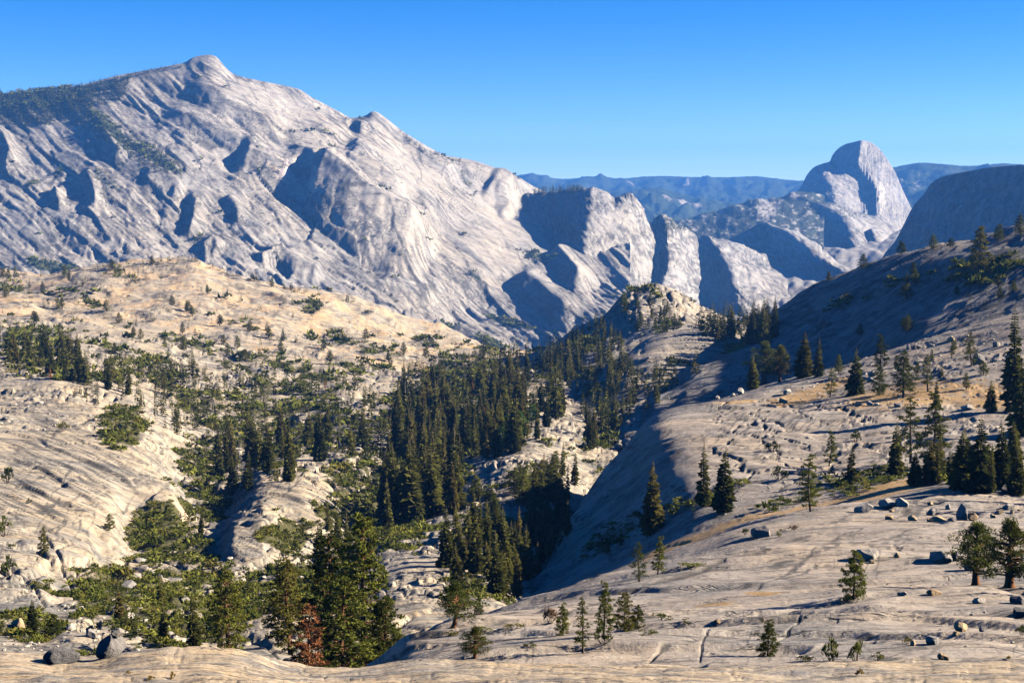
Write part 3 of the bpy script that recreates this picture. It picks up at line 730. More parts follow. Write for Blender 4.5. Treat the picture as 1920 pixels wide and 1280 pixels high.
def build_mountain():
    rows = [
        (2250, [(-250, 760), (400, 780), (800, 800), (1250, 800)]),
        (2800, [(-250, 640), (200, 645), (400, 650), (640, 670), (800, 690), (900, 700), (1000, 700), (1100, 680), (1250, 660)]),
        (3150, [(-250, 540), (0, 540), (200, 535), (400, 545), (600, 575), (800, 628), (900, 648), (1000, 645), (1060, 625), (1120, 612), (1250, 600)]),
        (3450, [(-250, 455), (0, 460), (200, 460), (400, 475), (600, 518), (800, 582), (900, 606), (1000, 604), (1100, 590), (1250, 565)]),
        (3800, [(-250, 360), (0, 372), (200, 370), (400, 392), (600, 442), (800, 520), (900, 552), (1000, 560), (1080, 552), (1250, 520)]),
        (4120, [(-250, 285), (0, 292), (200, 286), (400, 310), (600, 366), (800, 452), (900, 488), (1000, 512), (1080, 515), (1250, 490)]),
        (4400, [(-250, 235), (0, 232), (150, 225), (300, 215), (420, 232), (520, 258), (600, 292), (720, 345), (800, 388), (900, 428), (1000, 462), (1080, 475), (1250, 455)]),
        [(-250, 212, 4480), (0, 200, 4500), (150, 185, 4540), (250, 165, 4590), (340, 148, 4630), (392, 138, 4660), (440, 165, 4670), (520, 190, 4690), (600, 222, 4710), (660, 252, 4730), (700, 246, 4740), (755, 285, 4770), (840, 330, 4820), (900, 352, 4870), (970, 385, 4960), (1060, 420, 5060), (1250, 440, 5200)],
        CREST,
        lower(CREST, 14, 130),
        lower(CREST, 120, 600),
    ]
    s = loft(rows, -130, 1180, 2.4, 1.85)
    x, y, PX, PY = s.X, s.Y, s.PX.copy(), s.PY.copy()
    CPX = [c[0] for c in CREST]; CPY = [c[1] for c in CREST]
    fade = sstep(0, 30, PY - np.interp(PX, CPX, CPY))
    d = 16 * fbm(PX / 170, PY / 110, 2, 101) * fade
    # slabs lean down to the right; their broken edges face down and left
    a = math.radians(38)
    g = (-PX * math.sin(a) + PY * math.cos(a)); l = (PX * math.cos(a) + PY * math.sin(a))
    patchy = sstep(-0.25, 0.35, fbm(PX / 120, PY / 90, 3, 103))
    smoothface = np.clip(blob(s, 800, 330, 190, 90, 38) + blob(s, 960, 480, 130, 70, 42) + blob(s, 520, 200, 120, 40, 28), 0, 1)
    q = g / 34.0 + 0.9 * fbm(l / 190, g / 70, 3, 105)
    d += fade * (1 - 0.75 * smoothface) * patchy * 9 * (saw(q, 0.2, 106) - 0.5)
    q = g / 11.0 + 0.9 * fbm(l / 110, g / 30, 3, 107)
    d += fade * (1 - 0.6 * smoothface) * 2.2 * (saw(q, 0.2, 108) - 0.5) * sstep(-0.2, 0.3, fbm(PX / 60, PY / 50, 3, 109))
    q = g / 4.5 + 0.9 * fbm(l / 60, g / 14, 3, 110)
    d += fade * 0.8 * (saw(q, 0.35, 111) - 0.5) * (1 - 0.5 * smoothface)
    p1, e1, v1 = plates(s, 36, 150, 30, 131)
    p2, e2, v2 = plates(s, 42, 60, 12, 135)
    p3, e3, v3 = plates(s, 34, 26, 6, 139)
    d += fade * (1 - 0.55 * smoothface) * (14 * p1 * (1 - 0.5 * sstep(560, 420, PX)) + 6.0 * p2 + 2.4 * p3)
    # buttresses on the lower left
    bl = np.clip(blob(s, 190, 400, 260, 110, 10), 0, 1)
    d += bl * 6 * (ridged(PX / 62 + 0.4 * fbm(PX / 40, PY / 40, 3, 112), PY / 150, 3, 113) - 0.5)
    # ribs that throw the big shadows: line, height, steep side, gentle side
    ledge = d; d = 0 * d; mask = 0 * d
    for pts, amp, st, ge in (
        ([(545, 352), (583, 336), (612, 366), (650, 402), (700, 438), (760, 468), (815, 494)], 125, 58, 60),
        ([(640, 296), (662, 308), (692, 345), (730, 380), (765, 402)], 46, 28, 30),
        ([(440, 296), (480, 312), (530, 330), (560, 345)], 50, 32, 34),
        ([(340, 165), (392, 178), (430, 205), (480, 228), (540, 255)], 30, 22, 34),
        ([(855, 296), (895, 306), (925, 324), (946, 348), (955, 385)], 44, 24, 26),
        ([(905, 345), (940, 372), (962, 408)], 30, 18, 24),
        ([(1030, 470), (1064, 505), (1098, 550)], 44, 24, 30),
        ([(960, 515), (1005, 548), (1050, 588), (1080, 618)], 38, 24, 30),
        ([(640, 224), (668, 234), (690, 252)], 24, 16, 18),
        ([(755, 250), (790, 280), (830, 310), (862, 330)], 28, 20, 20),
        ([(150, 322), (166, 334), (178, 366), (180, 408)], 20, 16, 14),
        ([(94, 352), (106, 362), (112, 400)], 20, 13, 12),
        ([(-30, 235), (6, 262), (20, 292), (8, 330)], 26, 26, 16),
        ([(170, 236), (195, 250), (212, 280), (232, 308)], 26, 16, 16),
        ([(262, 330), (292, 338), (330, 352), (346, 382)], 26, 24, 16),
        ([(352, 360), (366, 385), (362, 420), (350, 455)], 22, 18, 22),
        ([(372, 478), (398, 458), (416, 478)], 22, 20, 10),
        ([(420, 372), (440, 395), (448, 430)], 24, 14, 12),
        ([(520, 470), (560, 500), (610, 520)], 22, 16, 20),
        ([(700, 520), (760, 548), (820, 570)], 22, 18, 24),
        ([(560, 230), (640, 268), (720, 330), (790, 392), (850, 450)], 18, 16, 40),
        ([(300, 205), (360, 232), (430, 262), (500, 290)], 24, 16, 26),
        ([(480, 500), (512, 478), (540, 470)], 24, 14, 14),
        ([(840, 610), (900, 640), (960, 652)], 14, 14, 20),
    ):
        h = rib(s, pts, 1.0, st, ge, 0.22, wob=2) * sstep(-4, 26, PY - np.interp(PX, CPX, CPY))
        d += amp * h; mask = np.maximum(mask, h)
    d += ledge * (1 - 0.7 * mask)
    d += 1.2 * fbm(PX / 14, PY / 10, 4, 115) * fade * (1 - 0.7 * smoothface)
    # scree basins
    push(s, d, 0.45)
    veg = -0.5 + 0 * x
    for cx, cy, rx, ry, rot, av in ((60, 188, 150, 34, -4, .75), (-60, 200, 120, 30, 0, .75), (210, 250, 90, 22, 38, .7), (290, 300, 80, 18, 38, .7), (205, 170, 60, 20, -10, .5), (200, 340, 40, 26, 35, .5), (60, 340, 40, 10, -30, .55),
                                    (1010, 485, 50, 16, 25, .62), (950, 598, 70, 7, 22, .85), (845, 608, 26, 7, 12, .85), (920, 648, 40, 8, 18, .85), (100, 500, 60, 14, 5, .9), (480, 400, 50, 22, 40, .4),
                                    (690, 420, 90, 14, 38, .45), (840, 300, 50, 12, 28, .5), (470, 280, 60, 12, 15, .4), (420, 330, 50, 14, 20, .4), (600, 270, 60, 8, 35, .4)):
        veg = np.maximum(veg, av * blob(s, cx, cy, rx, ry, rot) - 0.08)
    ledge_green = 0.62 * (1 - sstep(0.0, 0.07, e1)) * sstep(0.0, 0.3, fbm(PX / 45, PY / 35, 3, 130)) - 0.1
    veg = np.maximum(veg, ledge_green)
    s.att['veg'] = veg + 0.12 * fbm(PX / 8, PY / 6, 3, 117)
    s.att['tone'] = np.clip(0.7 * fbm(l / 160, g / 15, 4, 118) + 0.55 * (v1 - 0.5) * (1 - smoothface) + 0.4 * (v2 - 0.5) + 0.08 * (1 - smoothface) - 0.12 * blob(s, 500, 190, 160, 50, 28), 0, 0.75)
    s.att['crack'] = np.clip(0.75 * seam_mask(s, 40, 170, 9, 0.13, 121, 0.0) + 0.6 * seam_mask(s, 33, 80, 6, 0.16, 124, -0.1) * (1 - smoothface) + 0.6 * seam_mask(s, 66, 90, 16, 0.08, 127, -0.05) + (0.7 * (1 - sstep(0.02, 0.075, e1)) + 0.5 * (1 - sstep(0.03, 0.10, e2))) * (1 - 0.6 * smoothface) * sstep(-0.2, 0.2, fbm(PX / 50, PY / 40, 2, 129)), 0, 0.85)
    s.att['soil'] = 0.05 + 0.55 * fbm(l / 120, g / 26, 4, 119) + 0.35 * blob(s, 560, 360, 90, 40, 35)
    return sheet_object('granite_mountain', s, granite('granite_mountain', 55.0, light=(0.288, 0.272, 0.256), cream=(0.312, 0.272, 0.220), grey=(0.112, 0.115, 0.122), bump=0.06, streak_rot=0.35, streak_amt=0.2, seams=0.35, soil_col=(0.42, 0.34, 0.24), veg_col=(0.03, 0.04, 0.016), speck=0.2))

def far_rock(name, s, amp, L, mat, seed, veg=None, streaks=38):
    PX, PY = s.PX, s.PY
    a = math.radians(streaks)
    g = (-PX * math.sin(a) + PY * math.cos(a)); l = (PX * math.cos(a) + PY * math.sin(a))
    R, C = s.X.shape
    jj = np.linspace(0, 1, R)[:, None] + 0 * s.X
    fade = sstep(0.0, 0.2, jj)
    d = amp * fbm(PX / 45, PY / 40, 4, seed) * fade
    q = g / 9 + 1.5 * fbm(l / 40, g / 18, 3, seed + 1)
    d = d + fade * 0.2 * amp * (saw(q, 0.3, seed + 2) - 0.5) * sstep(-0.3, 0.2, fbm(PX / 40, PY / 40, 2, seed + 3))
    p1, e1, v1 = plates(s, streaks + 4, 40, 14, seed + 21)
    p2, e2, v2 = plates(s, streaks - 6, 18, 6, seed + 25)
    d = d + fade * (0.45 * amp * p1 + 0.2 * amp * p2)
    push(s, d, 0.2)
    s.att['tone'] = np.clip(0.5 * fbm(l / 40, g / 9, 4, seed + 5) + 0.4 * (v1 - 0.5) + 0.25 * (v2 - 0.5), 0, 0.6)
    s.att['soil'] = 0.35 * fbm(l / 50, g / 12, 4, seed + 6)
    s.att['veg'] = (veg if veg is not None else -0.5 + 0 * PX)
    s.att['crack'] = np.clip(0.7 * seam_mask(s, streaks, 40, 6, 0.22, seed + 11) + 0.6 * seam_mask(s, 70, 50, 8, 0.16, seed + 14) + 0.5 * (1 - sstep(0.02, 0.08, e1)), 0, 0.8)
    return sheet_object(name, s, mat)

def build_canyon():
    mat = granite('granite_canyon', 60.0, light=(0.272, 0.264, 0.256), cream=(0.296, 0.264, 0.224), grey=(0.122, 0.122, 0.128), bump=0.06, soil_col=(0.40, 0.33, 0.24), veg_col=(0.02, 0.028, 0.013), speck=0.2, seams=0.4, streak_amt=0.25)
    # rounded buttress in front of the ridge
    g = [
        [(975, 380, 5200), (1010, 372, 5150), (1050, 366, 5100), (1085, 360, 5030), (1111, 358, 4960), (1135, 372, 4940), (1152, 382, 4930), (1166, 372, 4900), (1180, 368, 4880), (1197, 386, 4880), (1212, 410, 4900), (1222, 440, 4960)],
        [(985, 362, 5080), (1015, 360, 5040), (1050, 358, 4980), (1085, 353, 4860), (1111, 349, 4780), (1134, 361, 4770), (1152, 374, 4790), (1166, 363, 4770), (1180, 359, 4760), (1197, 378, 4780), (1212, 402, 4830), (1222, 430, 4940)],
        [(985, 380, 5020), (1015, 380, 4960), (1045, 382, 4860), (1078, 380, 4690), (1105, 376, 4590), (1132, 382, 4600), (1152, 388, 4640), (1168, 384, 4650), (1184, 384, 4680), (1201, 396, 4730), (1215, 416, 4810), (1224, 440, 4930)],
        [(990, 408, 4960), (1018, 408, 4880), (1046, 412, 4760), (1074, 414, 4570), (1098, 412, 4450), (1126, 414, 4470), (1150, 416, 4520), (1170, 416, 4560), (1188, 418, 4610), (1206, 424, 4690), (1218, 436, 4790), (1226, 455, 4920)],
        [(1000, 450, 4880), (1024, 452, 4790), (1046, 456, 4680), (1070, 460, 4500), (1092, 460, 4370), (1120, 461, 4390), (1146, 463, 4440), (1168, 464, 4490), (1188, 466, 4550), (1207, 469, 4640), (1219, 474, 4750), (1227, 485, 4900)],
        [(1025, 500, 4640), (1044, 503, 4570), (1062, 506, 4490), (1082, 508, 4360), (1100, 510, 4270), (1124, 511, 4280), (1148, 512, 4330), (1168, 513, 4390), (1188, 514, 4450), (1206, 516, 4550), (1218, 518, 4680), (1228, 524, 4850)],
        [(1050, 550, 4380), (1066, 552, 4340), (1082, 554, 4290), (1098, 556, 4220), (1114, 557, 4170), (1134, 558, 4180), (1154, 558, 4220), (1172, 559, 4280), (1190, 560, 4350), (1206, 560, 4460), (1218, 560, 4600), (1230, 562, 4780)],
        [(1050, 620, 4200), (1066, 622, 4150), (1082, 624, 4100), (1098, 626, 4080), (1114, 627, 4060), (1134, 628, 4060), (1154, 628, 4080), (1172, 629, 4120), (1190, 630, 4180), (1206, 630, 4250), (1218, 630, 4350), (1230, 632, 4500)],
    ]
    s = patch(g, 170, 190)
    soften(s, 24)
    far_rock('granite_dome', s, 12, 60, mat, 201, streaks=60)
    veg0 = None
    # spurs stepping away down the canyon: each row is left foot, left flank, crest, right flank, right foot
    def spur(name, line, seed, nI=110, nJ=120, amp=15, vegb=()):
        # line: (crest px, py, Y, left foot dx, dy, dY, right foot dx, dy, dY)
        grid = []
        for (cx, cy, cY, lx, ly, lY, rx, ry, rY) in line:
            grid.append([(cx + lx, cy + ly, cY + lY), (cx + lx * 0.62, cy + ly * 0.66, cY + lY * 0.62), (cx + lx * 0.28, cy + ly * 0.28, cY + lY * 0.26), (cx, cy, cY),
                         (cx + rx * 0.3, cy + ry * 0.24, cY + rY * 0.3), (cx + rx * 0.65, cy + ry * 0.6, cY + rY * 0.65), (cx + rx, cy + ry, cY + rY)])
        s = patch(grid, nI, nJ)
        soften(s, 110)
        soften(s, 12, 0)
        veg = -0.5 + 0 * s.X
        for b in vegb:
            veg = np.maximum(veg, b[5] * blob(s, *b[:5]) - 0.05)
        veg += 0.15 * fbm(s.PX / 9, s.PY / 7, 3, seed + 9)
        return far_rock(name, s, amp, 60, mat, seed, veg=veg)
    spur('canyon_spur', [
        (1236, 402, 5300, -40, 40, 260, 60, 40, 250), (1240, 400, 5180, -38, 50, 250, 62, 42, 250), (1246, 412, 5050, -38, 60, 250, 62, 40, 250), (1250, 440, 4920, -40, 70, 240, 60, 44, 260),
        (1252, 490, 4760, -42, 60, 220, 62, 50, 280), (1240, 545, 4550, -36, 50, 200, 76, 40, 260), (1232, 620, 4300, -34, 40, 160, 80, 40, 220)], 211,
        vegb=((1225, 400, 22, 14, 20, .8), (1262, 425, 26, 22, 30, .55), (1240, 470, 18, 30, 20, .4)))
    spur('canyon_spur.001', [
        (1318, 446, 5750, -60, 50, 300, 120, 40, 420), (1324, 436, 5600, -44, 60, 300, 110, 42, 420), (1336, 452, 5400, -46, 70, 300, 110, 44, 430), (1358, 482, 5150, -56, 80, 300, 120, 44, 440),
        (1376, 522, 4900, -66, 70, 280, 140, 34, 420), (1390, 565, 4650, -80, 50, 240, 150, 20, 360), (1400, 640, 4400, -90, 30, 200, 150, 10, 300)], 221,
        vegb=((1340, 440, 30, 12, 20, .5), (1440, 500, 50, 9, 28, .5)))
    spur('canyon_spur.002', [
        (1425, 418, 6500, -70, 40, 320, 90, 44, 420), (1436, 414, 6350, -60, 50, 320, 80, 40, 420), (1464, 422, 6150, -70, 70, 330, 76, 40, 430), (1506, 454, 5900, -90, 80, 340, 80, 40, 430),
        (1545, 482, 5650, -110, 80, 330, 80, 36, 400), (1590, 510, 5400, -120, 70, 320, 84, 30, 380), (1640, 560, 5100, -130, 60, 300, 84, 30, 350)], 231,
        vegb=((1400, 440, 60, 30, 10, .95), (1350, 425, 70, 20, -10, .95)))
    spur('canyon_spur.003', [
        (1480, 372, 7600, -90, 30, 300, 140, 30, 400), (1500, 368, 7450, -60, 46, 320, 150, 40, 420), (1530, 378, 7250, -60, 66, 340, 140, 46, 420), (1565, 396, 7000, -80, 84, 360, 130, 50, 420),
        (1590, 424, 6750, -90, 90, 360, 120, 50, 400), (1606, 462, 6450, -90, 80, 340, 110, 50, 380), (1620, 520, 6150, -90, 60, 300, 110, 40, 340)], 241, nI=130,
        vegb=((1440, 385, 60, 22, -8, .9), (1520, 372, 60, 12, 10, .85), (1600, 395, 70, 9, 22, .5)))
    spur('canyon_spur.004', [
        (1630, 428, 6900, -20, 14, 120, 44, 18, 240), (1633, 424, 6820, -22, 30, 140, 46, 26, 260), (1640, 440, 6680, -28, 40, 170, 50, 30, 280), (1650, 462, 6500, -34, 40, 180, 50, 30, 280), (1660, 500, 6300, -34, 40, 180, 50, 30, 260)], 251, 60, 70, amp=5)
    # wooded ridge between the spurs
    s = loft([
        (6000, [(1150, 560), (1300, 520), (1420, 480), (1560, 480)]),
        (6600, [(1150, 470), (1260, 450), (1350, 436), (1430, 425), (1560, 440)]),
        (7200, [(1150, 440), (1230, 420), (1290, 416), (1340, 408), (1386, 392), (1440, 384), (1500, 388), (1560, 400)]),
        (7700, [(1150, 430), (1230, 414), (1269, 411), (1310, 403), (1350, 393), (1386, 381), (1430, 373), (1463, 369), (1500, 358), (1560, 372)]),
        (8100, [(1150, 470), (1386, 420), (1560, 410)])], 1180, 1540, 2.0, 1.6)
    push(s, 14 * fbm(s.PX / 26, s.PY / 16, 4, 261), 0.6)
    s.att['veg'] = 0.62 + 0.5 * fbm(s.PX / 14, s.PY / 9, 4, 262) - 0.75 * blob(s, 1440, 393, 16, 18)
    sheet_object('wooded_ridge', s, mat)
    # lower canyon apron so that no gap opens between the spurs
    s = loft([
        (3300, [(1000, 760), (1300, 760), (1800, 740)]), (3900, [(1000, 680), (1300, 660), (1500, 640), (1800, 620)]), (4600, [(1000, 640), (1200, 610), (1400, 590), (1560, 560), (1800, 540)]),
        (5400, [(1000, 600), (1250, 560), (1450, 540), (1600, 520), (1800, 480)]), (6300, [(1000, 560), (1250, 520), (1450, 490), (1600, 470), (1720, 455), (1800, 440)]), (7400, [(1000, 500), (1300, 470), (1600, 440), (1800, 420)])], 1000, 1800, 4, 3)
    push(s, 20 * fbm(s.PX / 40, s.PY / 20, 4, 271), 0.5)
    s.att['veg'] = 0.3 * fbm(s.PX / 30, s.PY / 12, 4, 272)
    sheet_object('canyon_floor', s, mat)

def build_half_dome():
    # columns run from the left shoulder across the vertical edge to the sheer face
    top = [(1478, 372), (1500, 353), (1513, 328), (1527, 313), (1545, 306), (1555, 303), (1561, 291), (1571, 279), (1586, 270), (1602, 266), (1615, 263), (1629, 265), (1647, 277), (1664, 299), (1679, 324), (1693, 357), (1704, 380), (1714, 400)]
    Yt = [8600, 8560, 8520, 8480, 8450, 8500, 8640, 8570, 8480, 8400, 8330, 8390, 8480, 8570, 8660, 8750, 8820, 8900]
    m1 = [(1478, 380), (1499, 364), (1511, 344), (1525, 330), (1543, 322), (1554, 318), (1562, 312), (1574, 304), (1588, 299), (1601, 300), (1610, 303), (1626, 304), (1646, 312), (1664, 326), (1680, 346), (1694, 370), (1705, 388), (1715, 404)]
    Y1 = [8570, 8500, 8400, 8300, 8250, 8290, 8480, 8430, 8360, 8300, 8240, 8310, 8410, 8510, 8610, 8710, 8790, 8880]
    m2 = [(1478, 388), (1498, 374), (1510, 360), (1524, 348), (1542, 340), (1556, 338), (1570, 338), (1584, 336), (1598, 334), (1610, 331), (1621, 329), (1636, 332), (1650, 338), (1667, 350), (1682, 366), (1696, 382), (1706, 396), (1716, 408)]
    Y2 = [8540, 8440, 8320, 8200, 8120, 8090, 8110, 8150, 8180, 8200, 8190, 8190, 8290, 8410, 8520, 8640, 8740, 8860]
    m3 = [(1478, 396), (1498, 386), (1512, 376), (1528, 366), (1546, 360), (1562, 360), (1578, 362), (1593, 364), (1608, 365), (1622, 366), (1634, 367), (1645, 367), (1656, 370), (1671, 378), (1685, 388), (1698, 398), (1707, 406), (1717, 414)]
    Y3 = [8500, 8380, 8240, 8110, 8020, 7990, 8020, 8060, 8110, 8140, 8130, 8080, 8180, 8320, 8450, 8590, 8710, 8840]
    m4 = [(1478, 404), (1500, 398), (1516, 392), (1534, 386), (1552, 384), (1570, 386), (1588, 390), (1604, 395), (1618, 399), (1630, 402), (1638, 403), (1645, 404), (1656, 407), (1671, 412), (1684, 416), (1697, 416), (1708, 418), (1718, 422)]
    Y4 = [8440, 8300, 8150, 8010, 7910, 7880, 7910, 7950, 7990, 8010, 8010, 7990, 8080, 8220, 8360, 8520, 8660, 8800]
    m5 = [(a, 470) for a, b in m4]
    Y5 = [8100, 7980, 7850, 7720, 7640, 7620, 7640, 7680, 7720, 7750, 7760, 7770, 7840, 7950, 8060, 8200, 8340, 8480]
    bk = [(a, b + 22) for a, b in top]
    Yb = [v + 260 for v in Yt]
    rows = [(bk, Yb), (top, Yt), (m1, Y1), (m2, Y2), (m3, Y3), (m4, Y4), (m5, Y5)]
    g = [[(a, b, c) for (a, b), c in zip(p, Y)] for p, Y in rows]
    s = patch(g, 210, 150)
    soften(s, 3); soften(s, 3, 0)
    PX, PY = s.PX, s.PY
    face = sstep(1612, 1622, PX) * (1 - sstep(402, 420, PY))
    R, C = s.X.shape
    fade = sstep(0.16, 0.3, np.linspace(0, 1, R)[:, None] + 0 * s.X)
    d = 5 * fbm(PX / 22, PY / 22, 3, 301) * fade * (1 - 0.6 * face)
    d += fade * face * 14 * fbm(PX / 3.5, PY / 40, 3, 303)
    d += fade * 2.5 * fbm(PX / 5, PY / 5, 3, 304)
    p1, e1, v1 = plates(s, 28, 40, 10, 310)
    d += fade * (1 - face) * 5 * p1
    push(s, d, 0.1)
    s.att['tone'] = np.clip(1.5 * fbm(PX / 4, PY / 45, 3, 305) * face + (1 - face) * 0.5 * fbm(PX / 16, PY / 6, 3, 306) + 0.12 * face * sstep(1662, 1690, PX), 0, 0.6)
    s.att['veg'] = np.maximum(0.7 * blob(s, 1540, 392, 60, 14, 14), 0.6 * blob(s, 1610, 412, 50, 10, 18)) + 0.25 * fbm(PX / 8, PY / 6, 3, 307) - 0.1
    s.att['soil'] = face * 0.45 * blob(s, 1652, 370, 12, 60) + 0.15 * fbm(PX / 5, PY / 30, 3, 308)
    s.att['crack'] = np.clip(face * 0.7 * seam_mask(s, 86, 60, 4, 0.16, 311, 0.1) + (1 - face) * 0.6 * seam_mask(s, 30, 40, 6, 0.16, 314), 0, 0.8)
    return sheet_object('granite_peak', s, granite('granite_peak', 70.0, light=(0.245, 0.232, 0.218), cream=(0.275, 0.245, 0.205), grey=(0.166, 0.163, 0.166), bump=0.05, soil_col=(0.48, 0.39, 0.27), veg_col=(0.03, 0.042, 0.02), speck=0.3))

def build_right_dome():
    top = [(1640, 520), (1657, 478), (1678, 452), (1696, 418), (1711, 389), (1732, 364), (1746, 344), (1768, 331), (1811, 322), (1865, 313), (1919, 309), (1990, 304), (2080, 300)]
    Yt = [4250, 4220, 4190, 4150, 4100, 4030, 3960, 3880, 3720, 3540, 3370, 3180, 2980]
    g = [[(a, b + 20, y + 250) for (a, b), y in zip(top, Yt)], [(a, b, y) for (a, b), y in zip(top, Yt)]]
    for f, dy in ((0.10, -35), (0.3, -110), (0.55, -220), (0.8, -350), (1.0, -470)):
        g.append([(a + (1 - min(1, i / 7)) * -4 * f, b + (620 - b) * f, y + dy * (1.0 - 0.35 * max(0, 1 - i / 6))) for i, ((a, b), y) in enumerate(zip(top, Yt))])
    s = patch(g, 200, 150)
    PX, PY = s.PX, s.PY
    fade = sstep(0.17, 0.3, np.linspace(0, 1, s.X.shape[0])[:, None] + 0 * s.X)
    d = fade * (10 * fbm(PX / 50, PY / 40, 4, 401) + 3.5 * fbm(PX / 10, PY / 9, 3, 402))
    push(s, d, 0.2)
    a = math.radians(-35)
    s.att['tone'] = np.clip(0.7 * fbm((PX * math.cos(a) + PY * math.sin(a)) / 45, (-PX * math.sin(a) + PY * math.cos(a)) / 8, 4, 404) + 0.15, 0, 0.7)
    s.att['veg'] = 0.5 * sstep(10, 0, PY - np.interp(PX, [p[0] for p in top], [p[1] for p in top])) * sstep(1780, 1850, PX) - 0.3
    s.att['crack'] = np.clip(0.7 * seam_mask(s, -38, 90, 8, 0.14, 405) + 0.5 * seam_mask(s, 72, 60, 12, 0.08, 408), 0, 0.8)
    return sheet_object('granite_dome.001', s, granite('granite_right_dome', 45.0, light=(0.296, 0.284, 0.280), cream=(0.312, 0.280, 0.248), grey=(0.160, 0.160, 0.170), bump=0.06))

def build_far():
    fm, nt = mat_new('far_forest_slopes')
    b = NT(nt)
    tc = b.n('ShaderNodeTexCoord').outputs['Object']
    n1 = b.noise(b.mapping(tc, (1 / 900.0,) * 3), 1.0, 7, 0.65, 0.3)
    n2 = b.noise(b.mapping(tc, (1 / 90.0,) * 3), 1.0, 4, 0.7)
    c = b.mix(b.ramp(n2, [(0.35, 0.0), (0.65, 1.0)]), (0.018, 0.028, 0.016), (0.045, 0.055, 0.03))
    c = b.mix(b.ramp(b.math('ADD', b.math('ADD', b.math('MULTIPLY', n1, 0.8), b.math('MULTIPLY', n2, 0.25)), b.attr('bare')), [(0.66, 0.0), (0.78, 1.0)]), c, (0.30, 0.26, 0.22))
    bp = b.n('ShaderNodeBump'); bp.inputs['Strength'].default_value = 0.8; bp.inputs['Distance'].default_value = 30
    b.link(n2, bp.inputs['Height'])
    pr = b.n('ShaderNodeBsdfDiffuse')
    b.link(c, pr.inputs['Color']); b.link(bp.outputs[0], pr.inputs['Normal'])
    out = b.n('ShaderNodeOutputMaterial'); b.link(pr.outputs[0], out.inputs['Surface'])
    def ridge(name, crest, Y, base, px0, px1, seed, amp, blobs=()):
        n = 5
        rows = []
        for k in range(n):
            f = k / (n - 1)
            rows.append([(a, base + (c - base) * (f ** 0.8), Y * (0.72 + 0.28 * f)) for a, c in crest])
        rows.append([(a, c + 12, Y * 1.06) for a, c in crest])
        s = loft(rows, px0, px1, 3.6, 2.2)
        PX, PY = s.PX, s.PY
        fade = sstep(0, 8, PY - np.interp(PX, [p[0] for p in crest], [p[1] for p in crest]))
        push(s, amp * (fbm(PX / 60, PY / 18, 5, seed)) * fade + amp * 0.03 * fbm(PX / 3, PY / 3, 2, seed + 1), 0.8)
        bare = 0 * PX - 0.03
        for q in blobs: bare = np.maximum(bare, q[5] * blob(s, *q[:5]))
        s.att['bare'] = bare
        return sheet_object(name, s, fm)
    ridge('distant_ridge', [(700, 336), (850, 334), (960, 329), (1005, 330), (1053, 335.5), (1125, 332), (1166, 334.5), (1210, 331), (1242, 330), (1304, 332), (1360, 332.5), (1417, 330.5), (1450, 334), (1500, 339), (1560, 341), (1640, 338), (1750, 336)], 17000, 430, 780, 1720, 501, 150,
          ((1180, 348, 34, 6, -5, .22), (1285, 343, 9, 3, 10, .35), (1370, 345, 12, 3, 15, .35)))
    ridge('distant_ridge.001', [(900, 352), (1000, 350), (1100, 356), (1170, 358), (1230, 352), (1270, 362), (1330, 374), (1400, 382), (1500, 392), (1620, 400)], 12500, 470, 900, 1600, 511, 110,
          ((1240, 368, 34, 14, 25, .19), (1290, 382, 40, 7, 20, .18), (1280, 398, 30, 6, 5, .14)))
    ridge('distant_ridge.002', [(1560, 330), (1640, 322), (1675, 314), (1703, 308.5), (1728, 305), (1770, 308), (1811, 311), (1850, 309), (1880, 306.5), (1930, 309), (2000, 306), (2100, 310)], 12500, 470, 1590, 2060, 521, 110,
          ((1720, 340, 8, 14, 20, .2), (1690, 350, 5, 14, 20, .2)))
    # forest and foothills that go on to the skyline
    s = loft([(6500, [(-900, 560), (960, 560), (2800, 560)]), (9000, [(-900, 470), (960, 470), (2800, 470)]), (14000, [(-900, 410), (960, 410), (2800, 410)]), (20500, [(-900, 385), (960, 385), (2800, 385)])], -850, 2750, 12, 8)
    push(s, 60 * fbm(s.X / 1500, s.Y / 1500, 4, 531), 1.0)
    s.att['bare'] = 0 * s.X - 0.05
    sheet_object('foothills', s, fm)

build_shelf(); build_slabs(); build_hillside(); build_knob(); build_valley(); build_mountain(); build_canyon(); build_half_dome(); build_right_dome(); build_far()
# ------------------------------------------------------------------ plants and stones: shapes
class TB:
    """collects triangles"""
    def __init__(self): self.v = []; self.f = []; self.n = 0
    def add(self, v, f):
        v = np.asarray(v, float).reshape(-1, 3); f = np.asarray(f, int).reshape(-1, 3)
        self.v.append(v); self.f.append(f + self.n); self.n += len(v)
    def arrays(self):
        return np.concatenate(self.v), np.concatenate(self.f)
    def mesh(self, name, mat, smooth=False, attrs=None):
        v, f = self.arrays()
        me = new_mesh(name, v, f.ravel(), 3, smooth, attrs)
        me.materials.append(mat)
        return me

